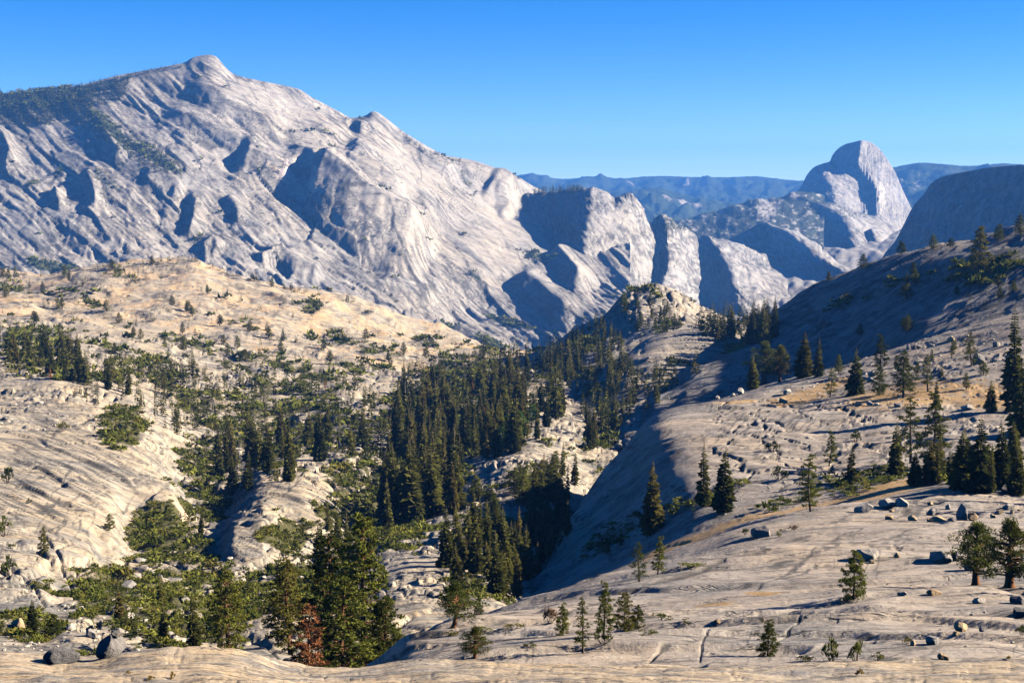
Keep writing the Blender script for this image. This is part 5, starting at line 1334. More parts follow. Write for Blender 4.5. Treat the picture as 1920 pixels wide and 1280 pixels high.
# --- trees that stand out, each from its own place: name, kind, px, foot py, top py, Y when the foot is hidden, variant, width, label
NEAR = [
 ('pine_tree', 'tallpine', 690, 1262, 964, 138, 0, 1.15, 'tallest green pine with a pointed top, rising behind the rock shelf'),
 ('pine_tree', 'tallpine', 612, 1262, 1000, 145, 1, 1.0, 'broad olive pine just left of the tallest pine behind the shelf'),
 ('pine_tree', 'tallpine', 648, 1268, 1085, 130, 2, 1.35, 'low bushy pine filling the foot of the tallest pine pair'),
 ('pine_tree', 'tallpine', 728, 1262, 1120, 134, 2, 1.2, 'short bushy pine at the right foot of the tallest pine'),
 ('pine_tree', 'tallpine', 545, 1250, 1050, 160, 2, 1.2, 'yellowish pine left of the broad olive pine, above the rust tree'),
 ('dead_tree', 'deadpine', 578, 1250, 1130, 120, 0, 1.3, 'dead pine with rust red needles beside the rock shelf'),
 ('pine_tree', 'tallpine', 430, 1242, 1066, 155, 1, 1.15, 'wide pale green pine behind the hump of the rock shelf'),
 ('fir_tree', 'fir', 305, 1226, 1128, 165, 0, 1.1, 'small dark fir right of the perched boulder stack'),
 ('fir_tree', 'fir', 364, 1228, 1104, 165, 1, 1.1, 'slim dark fir at the left edge of the wide pale pine'),
 ('fir_tree', 'fir', 62, 1212, 1120, 172, 2, 1.2, 'solitary fir below the grey slab at the lower left corner'),
 ('pine_tree', 'youngpine', 100, 1222, 1150, 168, 0, 1.1, 'bushy young pine right of the solitary lower left fir'),
 ('pine_tree', 'youngpine', 82, 1038, 988, None, 2, 0.8, 'tiny lone pine growing on the bare lower left slab'),
 ('pine_tree', 'youngpine', 206, 992, 962, None, 1, 1.0, 'small shrubby pine on the edge of the lower left slab'),
 ('pine_tree', 'youngpine', 1600, 1122, 1030, None, 0, 0.95, 'tufted young pine standing alone in the middle of the right slab'),
 ('pine_tree', 'youngpine', 1439, 1243, 1158, 76, 2, 1.05, 'dense young pine at the bottom edge right of centre'),
 ('juniper_tree', 'juniper', 1830, 1096, 976, None, 0, 1.0, 'juniper with a bare cinnamon trunk on the right slab'),
 ('juniper_tree', 'juniper', 1893, 1100, 970, None, 1, 1.05, 'wide dark juniper at the right edge beside the cinnamon trunked one'),
 ('pine_tree', 'youngpine', 1172, 1184, 1108, None, 1, 0.85, 'left one of two dark dense young pines right of the thin pines'),
 ('pine_tree', 'youngpine', 1196, 1176, 1132, None, 0, 1.1, 'lower wider one of two dark dense young pines near the slab mats'),
 ('pine_tree', 'sparsepine', 1131, 1194, 1088, None, 2, 1.15, 'sparse grey green pine above a yellow green bush'),
 ('pine_tree', 'sparsepine', 1093, 1224, 1118, None, 0, 1.1, 'thin crooked pine with a bare lower trunk at bottom centre'),
 ('pine_tree', 'youngpine', 1054, 1190, 1128, None, 2, 0.9, 'narrow dark young pine next to the dead brown bush'),
 ('juniper_tree', 'juniper', 850, 1176, 1088, None, 2, 1.1, 'round crowned juniper with a bare trunk on the slab edge at bottom centre'),
 ('juniper_tree', 'juniper', 890, 1232, 1170, None, 1, 1.0, 'low shrubby juniper with a dead limb behind the shelf edge'),
 ('pine_tree', 'youngpine', 897, 1152, 1120, None, 0, 1.1, 'small round pine peeping over the slab right of the bare trunk juniper'),
 ('pine_tree', 'sparsepine', 1199, 1090, 1014, None, 1, 1.2, 'left one of two slender small pines on the near slab rim'),
 ('pine_tree', 'sparsepine', 1233, 1076, 1003, None, 2, 1.2, 'right one of two slender small pines on the near slab rim'),
 ('fir_tree', 'fir', 1222, 1000, 862, None, 2, 1.05, 'tall dense fir alone against the shaded dome flank'),
 ('fir_tree', 'fir', 1319, 948, 826, None, 3, 1.2, 'slim fir, left of the pair on the cracked dome'),
 ('fir_tree', 'fir', 1356, 960, 836, None, 0, 1.35, 'broad sunlit fir, right of the pair on the cracked dome'),
 ('pine_tree', 'sparsepine', 1520, 958, 850, None, 2, 1.3, 'yellowish slender pine with a bare trunk above the pale slab'),
 ('pine_tree', 'sparsepine', 1554, 874, 806, None, 2, 1.2, 'slim pine on the cracked dome above the yellowish pine'),
 ('fir_tree', 'fir', 1592, 908, 824, None, 3, 1.2, 'narrow dark fir right of the yellowish slender pine'),
 ('fir_tree', 'fir', 1677, 892, 788, None, 0, 1.2, 'leftmost dark fir of the shaded clump at right'),
 ('pine_tree', 'sparsepine', 1708, 868, 742, None, 1, 1.2, 'tall thin pine behind the shaded clump at right'),
 ('pine_tree', 'sparsepine', 1744, 876, 736, None, 2, 1.3, 'tall thin pine in the middle of the shaded clump'),
 ('fir_tree', 'fir', 1742, 905, 820, None, 4, 1.5, 'low brownish fir in front of the shaded clump'),
 ('fir_tree', 'fir', 1800, 915, 800, None, 2, 1.4, 'wide dark fir in the shaded clump below the right edge tree'),
 ('fir_tree', 'fir', 1836, 925, 776, None, 4, 1.2, 'tallest dark fir of the shaded clump at right'),
 ('fir_tree', 'fir', 1880, 915, 786, None, 0, 1.2, 'rightmost dark fir of the shaded clump'),
 ('fir_tree', 'fir', 1780, 900, 840, None, 5, 1.3, 'small dark fir between the wide and the low ones in the clump'),
 ('fir_tree', 'fir', 1900, 770, 570, None, 1, 1.0, 'tallest slim fir at the right edge, crossing the sunlit ridge'),
 ('fir_tree', 'fir', 1914, 815, 660, None, 5, 1.3, 'second fir at the right edge in front of the tallest slim one'),
 ('fir_tree', 'fir', 1855, 772, 710, None, 4, 1.3, 'small dark fir on the golden meadow left of the right edge trees'),
 ('juniper_tree', 'juniper', 1433, 718, 640, None, 1, 1.0, 'broad rounded juniper, largest crown on the cracked dome crest'),
 ('juniper_tree', 'juniper', 1462, 716, 648, None, 2, 0.9, 'rounded juniper touching the right side of the largest crest crown'),
 ('fir_tree', 'fir', 1411, 730, 664, None, 0, 1.5, 'small sunlit fir at the left foot of the largest crest crown'),
 ('fir_tree', 'fir', 1505, 708, 622, None, 2, 1.5, 'wide dark fir, left of a pair on the dome crest'),
 ('fir_tree', 'fir', 1532, 706, 630, None, 3, 1.4, 'slimmer fir, right of the pair on the dome crest'),
 ('pine_tree', 'sparsepine', 1556, 745, 688, None, 1, 1.2, 'small thin pine below the dome crest pair'),
 ('pine_tree', 'pine', 1573, 700, 664, None, 0, 1.2, 'small pine on the crest right of the dome crest pair'),
 ('fir_tree', 'fir', 1600, 740, 650, None, 4, 1.3, 'layered fir on the golden grass right of the dome crest pair'),
 ('pine_tree', 'sparsepine', 1650, 694, 626, None, 2, 1.4, 'tall thin pine rising above the ridge boulders'),
 ('pine_tree', 'youngpine', 1650, 740, 686, None, 1, 0.9, 'dark forked young pine below the tall thin ridge pine'),
 ('pine_tree', 'pine', 1694, 746, 660, None, 3, 1.1, 'full bushy pine with drooping boughs on the golden grass'),
 ('pine_tree', 'sparsepine', 1740, 734, 664, None, 0, 1.3, 'pointed thin pine right of the full bushy pine'),
 ('fir_tree', 'fir', 1755, 762, 704, None, 3, 1.2, 'slim small fir below the pointed thin pine'),
 ('pine_tree', 'sparsepine', 1822, 686, 620, None, 1, 1.2, 'open pine next to a large pale boulder on the ridge'),
 ('pine_tree', 'sparsepine', 1784, 672, 632, None, 0, 1.1, 'small bare pine beside the ridge boulders'),
 ('pine_tree', 'pine', 1838, 512, 424, None, 0, 1.2, 'tall pine on the shaded far hillside near its crest'),
 ('pine_tree', 'pine', 1618, 503, 476, None, 1, 1.5, 'lone small pine on the skyline of the shaded hillside'),
 ('pine_tree', 'pine', 1553, 527, 508, None, 2, 1.5, 'tiny pine low on the skyline of the shaded hillside'),
 ('pine_tree', 'pine', 1690, 477, 452, None, 3, 1.7, 'bent little pine on the hillside crest below the far dome'),
 ('pine_tree', 'pine', 1750, 467, 440, None, 1, 1.5, 'round little pine in the crest row below the far dome'),
 ('pine_tree', 'pine', 1782, 464, 446, None, 3, 2.0, 'wide low pine in the crest row below the far dome'),
 ('pine_tree', 'pine', 1872, 452, 420, None, 3, 1.4, 'broad pine on the hillside crest at the right'),
 ('pine_tree', 'pine', 1914, 440, 402, None, 1, 1.3, 'dark pine on the hillside crest at the right edge'),
 ('pine_tree', 'pine', 1700, 548, 528, None, 2, 1.4, 'tiny sunlit pine halfway down the shaded hillside'),
]
for nm, kind, px, fy, ty, Y, var, wide, label in NEAR:
    p = spot(px, fy, Y)
    if p is None: continue
    plant(nm, kind, p, rise(p, ty), label, {'pine_tree': 'pine', 'fir_tree': 'fir', 'juniper_tree': 'juniper', 'dead_tree': 'dead tree'}[nm], None, var, None, wide, 0.1)

ASPENS = [(818, 712, 686, 'bright green aspen near the top of the valley forest'), (780, 742, 712, 'bright green aspen on the left side of the valley forest'), (955, 838, 776, 'tall bright green aspen at the right border of the valley forest'),
          (976, 826, 770, 'bright green aspen right beside the tallest border aspen'), (998, 800, 758, 'slender pale aspen at the right border of the valley forest'), (856, 800, 774, 'small bright aspen in the middle of the valley forest'),
          (940, 850, 800, 'low aspen at the lower right border of the valley forest'), (774, 992, 972, 'single lime green sapling below the tall fir grove')]
for px, fy, ty, label in ASPENS:
    p = spot(px, fy)
    if p: plant('aspen_tree', 'aspen', p, rise(p, ty), label, 'aspen', 'aspens in the valley', None, None, 1.2, 0.1)
DEAD = [(610, 728, 712, 'short rust red dead conifer at the foot of the sunny bank', 'deadpine'), (886, 742, 714, 'rust red dead conifer inside the valley forest', 'deadpine'), (907, 784, 762, 'lower rust red dead conifer in the valley forest', 'deadpine'),
        (1020, 866, 850, 'small rust red dead conifer on the slabs right of the forest', 'deadpine'), (94, 712, 690, 'rust red dead conifer in the left grove', 'deadpine')]
for px, fy, ty, label, k in DEAD:
    p = spot(px, fy)
    if p: plant('dead_tree', k, p, rise(p, ty), label, 'dead tree', 'rust red dead trees', None, None, 1.1, 0.1)
for px, fy, ty, label in ((898, 805, 762, 'grey bare snag in the middle of the valley forest'), (940, 690, 660, 'grey bare snag near the top of the valley forest'), (3, 640, 600, 'pale bare snag at the left edge of the left grove'), (760, 745, 715, 'bare grey snag on the left side of the valley forest')):
    p = spot(px, fy)
    if p:
        o = link('dead_snag', SNAGS[random.randrange(2)]); h = rise(p, ty)
        o.location = p; o.scale = (h, h, h); o['label'] = label; o['category'] = 'dead tree'; o['group'] = 'grey snags'

# --- shrubs one can point at
SHR = [
 ('shrub', 1240, 1162, 66, 16, 'long yellow green mat bush right of the two dark young pines'), ('shrub', 1212, 1190, 62, 14, 'flat green mat bush in the crease below the dark young pines'), ('shrub', 1288, 1166, 34, 9, 'small green mat right of the long yellow green one'),
 ('shrub', 1131, 1206, 50, 42, 'yellow green bush at the foot of the sparse grey green pine'), ('shrub', 965, 1178, 60, 12, 'thin green mat along the slab crease left of the dead bush'), ('shrub', 905, 1184, 56, 12, 'green mat right of the bare trunk juniper'),
 ('shrub', 845, 1192, 44, 14, 'green mat at the foot of the bare trunk juniper'), ('darkshrub', 995, 1214, 40, 14, 'dark green mat in the hollow below the dead bush'), ('shrub', 1300, 1062, 84, 10, 'narrow green strip of brush high on the near slab'),
 ('dryshrub', 1032, 1166, 46, 46, 'dead brown bush left of the narrow young pine'), ('shrub', 1560, 1238, 66, 52, 'leafy bush at the bottom edge right of the dense young pine'), ('shrub', 1606, 1238, 60, 54, 'leafy bush with upright stems behind the shelf at lower right'),
 ('shrub', 1645, 1238, 40, 20, 'low bush right of the two leafy bushes behind the shelf'), ('darkshrub', 1512, 1240, 60, 14, 'dark low mat left of the leafy bushes behind the shelf'), ('shrub', 1462, 1006, 26, 18, 'bright small bush right of the dark boulder on the slab'),
 ('dryshrub', 1486, 994, 24, 16, 'dry reddish bush near the dark boulder on the slab'), ('shrub', 1398, 1002, 20, 18, 'bush left of the dark boulder on the slab'), ('shrub', 1700, 1206, 36, 16, 'pale bush between boulders at lower right'),
 ('darkshrub', 1460, 898, 50, 34, 'round dark bush on the cracked dome above the yellowish pine'), ('darkshrub', 1450, 846, 46, 26, 'grey green bush among the dome joints'), ('darkshrub', 1604, 828, 40, 28, 'dark bush on the upper right of the cracked dome'),
 ('shrub', 1430, 1166, 14, 10, 'tiny tuft bush on the slab beside the small stone'), ('darkshrub', 1916, 1190, 40, 26, 'dark bush at the right edge above the block ledge'),
 ('darkshrub', 14, 905, 34, 44, 'dark bush at the left edge of the upper slab'), ('shrub', 10, 1004, 40, 46, 'round green bush at the left edge of the lower slab'), ('shrub', 18, 1082, 44, 50, 'green bush at the left edge above the grey slab nose'),
 ('shrub', 22, 1028, 26, 14, 'small bright mat at the left edge between the slab bushes'), ('shrub', 115, 808, 46, 24, 'bright green bush pair on the upper left slab'), ('darkshrub', 55, 942, 18, 12, 'small dark bush on the left slab'),
 ('dryshrub', 116, 1240, 44, 14, 'reddish shrublet in front of the flat boulder at lower left'), ('shrub', 1530, 1062, 10, 8, 'tiny tuft on the smooth slab'),
]
for kind, px, fy, w, h, label in SHR:
    p = spot(px, fy)
    if p is None: continue
    m = p.y / FPX
    e = plant('shrub', kind, p, 1.0, label, 'shrub', None, None, None, 1.0, 0.0)
    e.scale = (w * m * 0.62, w * m * 0.5, h * m * 1.35)
for px, fy, w, h, label in ((1612, 1266, 26, 14, 'golden grass tuft on the rock shelf at lower right'), (325, 1272, 22, 16, 'yellow flowering tuft on the rock shelf at lower left'), (285, 1274, 34, 8, 'reddish dry tuft on the rock shelf at lower left'), (240, 1262, 14, 8, 'small yellow tuft left of the flowering one'),
                        (1890, 1236, 18, 10, 'golden tuft on the block ledge at lower right')):
    p = spot(px, fy)
    e = plant('grass_tuft', 'grass', p, 1.0, label, 'grass tuft'); m = p.y / FPX
    e.scale = (w * m * 0.5, w * m * 0.5, h * m * 1.2)

# --- boulders one can point at
BLD = [
 (203, 1231, 66, 46, M_STONED, 2, 'perched wedge boulder standing on the rock shelf at lower left'),
 (110, 1243, 70, 28, M_STONED, 5, 'flat boulder lying on the rock shelf at far lower left'),
 (1629, 1050, 42, 28, M_STONE, 1, 'large rounded grey boulder above the lone young pine'), (1636, 1056, 14, 9, M_STONET, 0, 'small tan stone at the foot of the large rounded boulder'), (1683, 1045, 15, 12, M_STONET, 3, 'small square stone right of the large rounded boulder'),
 (1766, 1056, 58, 26, M_STONE, 4, 'long wedge boulder left of the junipers'), (1795, 1050, 26, 18, M_STONE, 6, 'pale block against the long wedge boulder'), (1818, 1070, 26, 26, M_STONED, 7, 'upright dark block left of the cinnamon trunk'),
 (1622, 961, 38, 17, M_STONE, 4, 'flat boulder at the left end of the boulder row'), (1668, 974, 20, 12, M_STONET, 1, 'round stone below the left end of the boulder row'), (1712, 976, 18, 11, M_STONET, 2, 'small stone in front of the boulder row'),
 (1668, 952, 42, 20, M_STONE, 3, 'broad grey boulder in the shade behind the boulder row'), (1693, 950, 26, 18, M_STONE, 5, 'angular boulder right of the broad shaded one'), (1673, 960, 12, 7, M_STONET, 0, 'orange pebble below the broad shaded boulder'),
 (1750, 966, 25, 16, M_STONED, 6, 'grey boulder in the middle of the boulder row'), (1745, 978, 16, 8, M_STONET, 1, 'low tan stone, front left of the middle row'), (1762, 978, 28, 11, M_STONET, 5, 'long tan stone in front of the middle grey boulder'),
 (1786, 977, 17, 8, M_STONED, 2, 'low dark stone left of the upright boulder'), (1806, 975, 25, 33, M_STONE, 7, 'upright pointed boulder, tallest of the boulder row'), (1825, 976, 25, 18, M_STONET, 3, 'tan boulder touching the upright pointed one'),
 (1863, 971, 15, 10, M_STONET, 0, 'tan stone near the right end of the boulder row'), (1875, 964, 17, 10, M_STONET, 4, 'flat tan stone near the right end of the boulder row'), (1893, 955, 24, 14, M_STONE, 6, 'grey boulder at the right end of the boulder row'), (1898, 962, 12, 8, M_STONET, 2, 'tan stone below the right end boulder'), (1912, 958, 8, 5, M_STONET, 1, 'last pebble at the right edge of the row'),
 (1745, 948, 12, 12, M_STONET, 0, 'small upright stone behind the middle of the row'), (1778, 955, 14, 11, M_STONE, 5, 'grey stone behind the row, left of the upright boulder'), (1890, 925, 26, 20, M_STONE, 3, 'pale round boulder under the shaded clump'),
 (1693, 1117, 20, 9, M_STONE, 4, 'pale stone at the crease right of the lone young pine'), (1753, 1116, 30, 12, M_STONET, 5, 'orange boulder on the crease below the junipers'), (1838, 1131, 28, 12, M_STONE, 2, 'grey rounded boulder in the juniper shade'),
 (1912, 1132, 36, 16, M_STONED, 6, 'wedge boulder at the right edge below the junipers'), (1913, 1156, 30, 20, M_STONED, 1, 'rounded boulder at the right edge below the wedge one'), (1803, 1184, 32, 22, M_STONET, 3, 'orange brown angular boulder at lower right'),
 (1793, 1191, 15, 12, M_STONET, 0, 'round tan stone in front of the orange brown boulder'), (1844, 1184, 18, 11, M_STONE, 5, 'small grey stone right of the orange brown boulder'), (1751, 1208, 32, 18, M_STONE, 1, 'grey boulder left of the block ledge'), (1713, 1210, 15, 11, M_STONET, 7, 'pinkish stone left of the grey ledge boulder'),
 (1770, 1237, 24, 12, M_STONET, 4, 'tan stone at the left end of the block ledge'), (1430, 1007, 44, 24, M_STONED, 6, 'dark boulder between small bushes on the slab'), (1345, 1168, 16, 8, M_STONET, 2, 'small stone at the head of the long joint'),
 (1476, 740, 17, 14, M_STONE, 1, 'pale boulder on the golden grass of the dome crest'), (1389, 739, 17, 15, M_STONE, 3, 'round boulder on the left end of the dome crest'), (1374, 744, 14, 10, M_STONE, 0, 'second round boulder on the left end of the dome crest'), (1346, 749, 12, 8, M_STONE, 2, 'lowest left boulder on the dome crest'), (1352, 738, 16, 9, M_STONED, 5, 'dark boulder behind the left dome crest boulders'), (1470, 755, 20, 10, M_STONET, 4, 'tan flat boulder below the pale crest boulder'),
 (1836, 682, 26, 22, M_STONE, 6, 'large pale boulder on the ridge beside an open pine'), (1870, 650, 18, 12, M_STONE, 1, 'boulder on the sunlit ridge left of the right edge fir'), (1784, 640, 17, 12, M_STONET, 3, 'tan boulder by the small bare ridge pine'), (1704, 654, 10, 11, M_STONE, 7, 'upright pale stone on the ridge rim'), (1725, 652, 14, 9, M_STONE, 0, 'pale block on the ridge rim'), (1640, 705, 22, 14, M_STONE, 5, 'pale block below the tall thin ridge pine'), (1634, 716, 16, 9, M_STONE, 2, 'flat block left below the tall thin ridge pine'),
 (1685, 763, 16, 10, M_STONE, 1, 'bright boulder in front of the full bushy pine'), (1632, 760, 15, 9, M_STONE, 4, 'grey boulder below the dark forked pine'), (1815, 768, 26, 12, M_STONE, 3, 'boulder on the golden meadow left of the right edge trees'),
 (318, 960 + 240, 30, 16, M_STONE, 2, 'pale boulder among brush left of the slim dark fir'), (170, 1195, 26, 16, M_STONE, 4, 'pale scree boulder above the perched stack'), (130, 1180, 22, 12, M_STONE, 6, 'scree boulder left of the perched stack'), (240, 1165, 26, 18, M_STONE, 7, 'scree boulder above the brush near the perched stack'), (345, 1130, 26, 18, M_STONE, 0, 'split pale boulder in brush under the left slab'), (285, 1080, 14, 16, M_STONE, 1, 'upright pale stone in the brush below the left slab'), (240, 1105, 34, 20, M_STONE, 3, 'large pale block under the left slab nose'), (30, 1180, 34, 22, M_STONET, 5, 'tan block at the left edge under the slab nose'), (262, 1055, 28, 10, M_STONE, 4, 'flat pale block in the brush below the slab'),
]
made = []
for px, py, w, h, mt, var, label in BLD:
    made.append(boulder(px, py, w, h, label, mt, var))
bo = made[0]
if bo:   # the small round stone balanced on the perched boulder
    m = bo.location.y / FPX
    key = (3, M_STONE.name)
    if key not in MESHCACHE:
        v, f = ROCKS[3]; me = new_mesh('boulder', v, f.ravel(), 3, True); me.materials.append(M_STONE); MESHCACHE[key] = me
    o = link('boulder', MESHCACHE[key])
    o.scale = (14 * m, 12 * m, 13 * m)
    o.location = (bo.location.x + 14 * m, bo.location.y, bo.location.z + 30 * m)
    o['label'] = 'small round stone balanced on top of the perched wedge boulder'; o['category'] = 'boulder'
# ------------------------------------------------------------------ forests: the trees that show largest as objects, the rest as one mass
def in_poly(px, py, poly):
    c = False; n = len(poly); j = n - 1
    for i in range(n):
        xi, yi = poly[i]; xj, yj = poly[j]
        if (yi > py) != (yj > py) and px < (xj - xi) * (py - yi) / (yj - yi) + xi: c = not c
        j = i
    return c

def band(pts, up, down):
    return [(x, y - up) for x, y in pts] + [(x, y + down) for x, y in reversed(pts)]

R6 = random.Random(21)
CAND = []   # (pixel height, loc, h, region, wide)
def forest(region, poly, count, h0, h1, clusters=0, only=None, minz=0.35, wide=1.0):
    xs = [p[0] for p in poly]; ys = [p[1] for p in poly]
    cl = []
    while clusters and len(cl) < clusters:
        x, y = R6.uniform(min(xs), max(xs)), R6.uniform(min(ys), max(ys))
        if in_poly(x, y, poly): cl.append((x, y))
    n = 0; tries = 0
    while n < count and tries < count * 14:
        tries += 1
        if cl and R6.random() < 0.8:
            c = R6.choice(cl); k = 0.06 * (max(xs) - min(xs)) + 6
            x, y = R6.gauss(c[0], k), R6.gauss(c[1], k * 0.5)
        else:
            x, y = R6.uniform(min(xs), max(xs)), R6.uniform(min(ys), max(ys))
        if not in_poly(x, y, poly): continue
        loc, nor, nm = hit(x, y)
        if loc is None or (only and not nm.startswith(only)): continue
        if nor.z < minz: continue
        h = R6.uniform(h0, h1) * (R6.uniform(0.45, 0.8) if R6.random() < 0.4 else 1.0)
        CAND.append((h * FPX / loc.y, loc.copy(), h, region, wide * R6.uniform(0.75, 1.4)))
        n += 1

forest('valley', [(738, 760), (770, 712), (830, 680), (900, 655), (1000, 648), (1070, 640), (1110, 690), (1070, 760), (1010, 820), (930, 870), (860, 900), (790, 915), (745, 880)], 225, 15, 25)
forest('valley', [(745, 860), (800, 760), (930, 700), (980, 760), (900, 860), (800, 905)], 65, 17, 27)
forest('grove', [(700, 985), (715, 940), (800, 915), (860, 935), (862, 965), (820, 990), (730, 1000)], 26, 21, 29)
forest('creek', [(825, 1085), (850, 1020), (930, 1010), (1000, 1040), (1000, 1085), (950, 1118), (850, 1112)], 30, 8, 14)
forest('creek', [(940, 1120), (1000, 1040), (1060, 960), (1085, 930), (1075, 985), (1020, 1075), (975, 1120)], 26, 7, 12)
forest('creek', [(960, 1060), (1000, 930), (1075, 860), (1090, 920), (1030, 1020), (990, 1090)], 30, 9, 15)
forest('copse', [(400, 850), (470, 815), (560, 800), (625, 800), (630, 860), (560, 895), (450, 935), (410, 910)], 46, 12, 22)
forest('copse', [(620, 790), (740, 760), (745, 860), (690, 880), (640, 850)], 34, 10, 17)
forest('leftgrove', [(-20, 690), (60, 700), (140, 718), (240, 745), (250, 720), (150, 685), (60, 660), (-20, 650)], 64, 14, 21, 0)
forest('bankscatter', [(0, 740), (120, 740), (260, 790), (420, 850), (430, 780), (300, 700), (240, 690), (200, 740), (60, 730)], 60, 7, 14, 10)
forest('bankscatter', [(230, 690), (480, 680), (720, 690), (730, 760), (480, 800), (330, 780)], 150, 8, 16, 34)
forest('hillscatter', [(0, 540), (200, 525), (420, 530), (640, 580), (830, 640), (830, 690), (600, 690), (300, 670), (0, 650)], 190, 5, 11, 40, wide=1.3)
forest('hillcrest', band([(-20, 512), (69, 517), (144, 509), (220, 502), (282, 496), (361, 492), (412, 506), (481, 527), (550, 545), (640, 561), (700, 580)], 3, 5), 120, 6, 12, 22, wide=1.4)
forest('hillcrest', [(0, 512), (140, 508), (150, 540), (0, 545)], 16, 8, 14, 3)
forest('hillcrest', [(200, 502), (290, 498), (290, 535), (190, 535)], 22, 6, 10, 3, wide=1.5)
forest('saddle', [(1300, 612), (1380, 605), (1470, 618), (1440, 650), (1330, 640)], 80, 16, 24)
forest('knobside', [(960, 680), (1050, 640), (1130, 605), (1160, 640), (1180, 690), (1120, 740), (1040, 720)], 170, 11, 19)
forest('knob', [(1140, 600), (1170, 560), (1230, 545), (1300, 570), (1300, 610), (1200, 640)], 46, 5, 12, 9)
forest('lowdome', [(1090, 760), (1150, 690), (1230, 700), (1320, 690), (1260, 740), (1180, 790), (1100, 850)], 110, 10, 18)
forest('slabtrees', [(870, 940), (1000, 880), (1100, 860), (1060, 940), (960, 1010), (880, 1010)], 30, 5, 11, 6, wide=1.5)
forest('gully', [(120, 1190), (250, 1120), (420, 1100), (560, 1080), (640, 1040), (640, 1120), (540, 1180), (300, 1215)], 9, 3, 6, 0, wide=1.3)
forest('gully', [(560, 1050), (600, 990), (690, 985), (700, 1060), (620, 1110)], 24, 7, 12, 0)
forest('gully', [(340, 960), (420, 940), (420, 1000), (350, 1010)], 8, 5, 9)
forest('hillside', [(1400, 660), (1600, 540), (1900, 450), (1920, 560), (1700, 640)], 26, 3, 8, 7, wide=1.4)
forest('domecrest', [(1640, 700), (1900, 620), (1915, 700), (1700, 770)], 10, 3, 6, 0, wide=1.2)
forest('shadeclump', [(1660, 880), (1760, 860), (1920, 850), (1920, 930), (1800, 925), (1680, 905)], 16, 6, 10, 0, wide=1.2)
# just outside the picture on the right: their shade falls into it
forest('offside', [(1940, 880), (2050, 870), (2050, 970), (1940, 950)], 26, 9, 15)
forest('offside', [(1940, 1085), (2050, 1075), (2050, 1130), (1940, 1120)], 4, 4, 7)
# far slopes
forest('far', [(20, 240), (300, 140), (560, 190), (760, 270), (960, 360), (1040, 600), (820, 600), (600, 530), (400, 470), (20, 470)], 260, 8, 14, 60)
forest('far', [(-40, 235), (-40, 178), (80, 172), (160, 162), (225, 146), (250, 160), (225, 190), (160, 205), (110, 232), (40, 240)], 1500, 18, 28)
forest('far', [(100, 215), (180, 205), (260, 255), (335, 300), (345, 330), (290, 325), (200, 270)], 560, 16, 24)
forest('far', band([(225, 146), (290, 132), (345, 121)], 2, 6), 60, 14, 21)
forest('far', band([(425, 134), (480, 154), (560, 170)], 2, 4), 30, 8, 14)
forest('far', band([(600, 196), (660, 226)], 2, 3), 14, 8, 13)
forest('far', band([(760, 254), (800, 278), (840, 297), (865, 301)], 3, 14), 110, 13, 20)
forest('far', band([(870, 302), (940, 324)], 2, 3), 14, 6, 10)
forest('far', [(150, 305), (220, 320), (230, 400), (170, 390)], 70, 10, 16, 6)
forest('far', [(30, 350), (75, 320), (110, 330), (40, 370)], 26, 7, 12, 3)
forest('far', [(410, 330), (560, 300), (700, 400), (810, 490), (780, 500), (640, 420), (480, 420)], 230, 9, 15, 30)
forest('far', [(460, 220), (560, 250), (760, 360), (700, 350), (520, 270)], 80, 8, 14, 14)
forest('far', [(350, 205), (385, 215), (380, 225), (345, 220)], 14, 6, 10)
forest('far', [(960, 480), (1050, 480), (1060, 520), (1000, 520)], 30, 7, 11)
forest('far', [(300, 300), (470, 420), (440, 470), (300, 370)], 80, 9, 14, 12)
forest('far', band([(1000, 362), (1050, 362), (1092, 356)], 4, 6), 110, 24, 34, only='granite_', minz=0.05)
forest('far', [(1205, 396), (1225, 398), (1262, 408), (1262, 440), (1215, 420)], 60, 18, 26, minz=0.1)
forest('far', [(1240, 420), (1280, 412), (1386, 384), (1470, 372), (1520, 362), (1540, 392), (1430, 440), (1330, 440), (1280, 440)], 520, 20, 29, minz=0.15)
forest('far', [(1480, 378), (1560, 382), (1640, 408), (1600, 412), (1540, 400), (1490, 396)], 200, 18, 26, minz=0.15)
forest('far', [(1330, 440), (1440, 470), (1520, 520), (1430, 500), (1350, 460)], 50, 10, 16, 10)
forest('far', band([(1780, 330), (1865, 317), (1919, 313)], 2, 3), 30, 8, 12)

CAND.sort(key=lambda c: -c[0])
n_near_fir = sum(1 for t in NEAR if t[0] == 'fir_tree')
KEEP = 300 - n_near_fir
TEXT = {
 'valley': ('dense valley forest', 'firs of the dense valley forest'), 'grove': ('grove below the valley forest', 'firs of the tall grove'), 'creek': ('dark gully beside the dome', 'firs of the dark gully'),
 'copse': ('copse under the bank', 'firs of the copse under the bank'), 'leftgrove': ('grove at left edge', 'firs of the left grove'), 'bankscatter': ('lower sunny bank', 'firs scattered on the bank'),
 'hillscatter': ('bare tan hill', 'pines scattered on the tan hill'), 'hillcrest': ('tan hill crest', 'pines on the tan hill crest'), 'saddle': ('saddle beside the knob', 'firs on the saddle'),
 'knobside': ('slope left of knob', 'firs left of the knob'), 'knob': ('on the rocky knob', 'pines on the knob'), 'lowdome': ('below the low dome', 'firs below the low dome'),
 'slabtrees': ('striped slabs', 'pines on the striped slabs'), 'gully': ('brushy gully', 'firs in the brushy gully'), 'hillside': ('shaded far hillside', 'pines on the shaded hillside'),
 'domecrest': ('sunlit right ridge', 'pines on the sunlit ridge'), 'shadeclump': ('shaded clump at right', 'firs crowded in the shaded clump'), 'far': ('great granite mountain', 'firs on the mountain')}
REST = []
PINEY = ('slabtrees', 'hillscatter', 'hillcrest', 'knob', 'domecrest', 'hillside')
chosen = {}
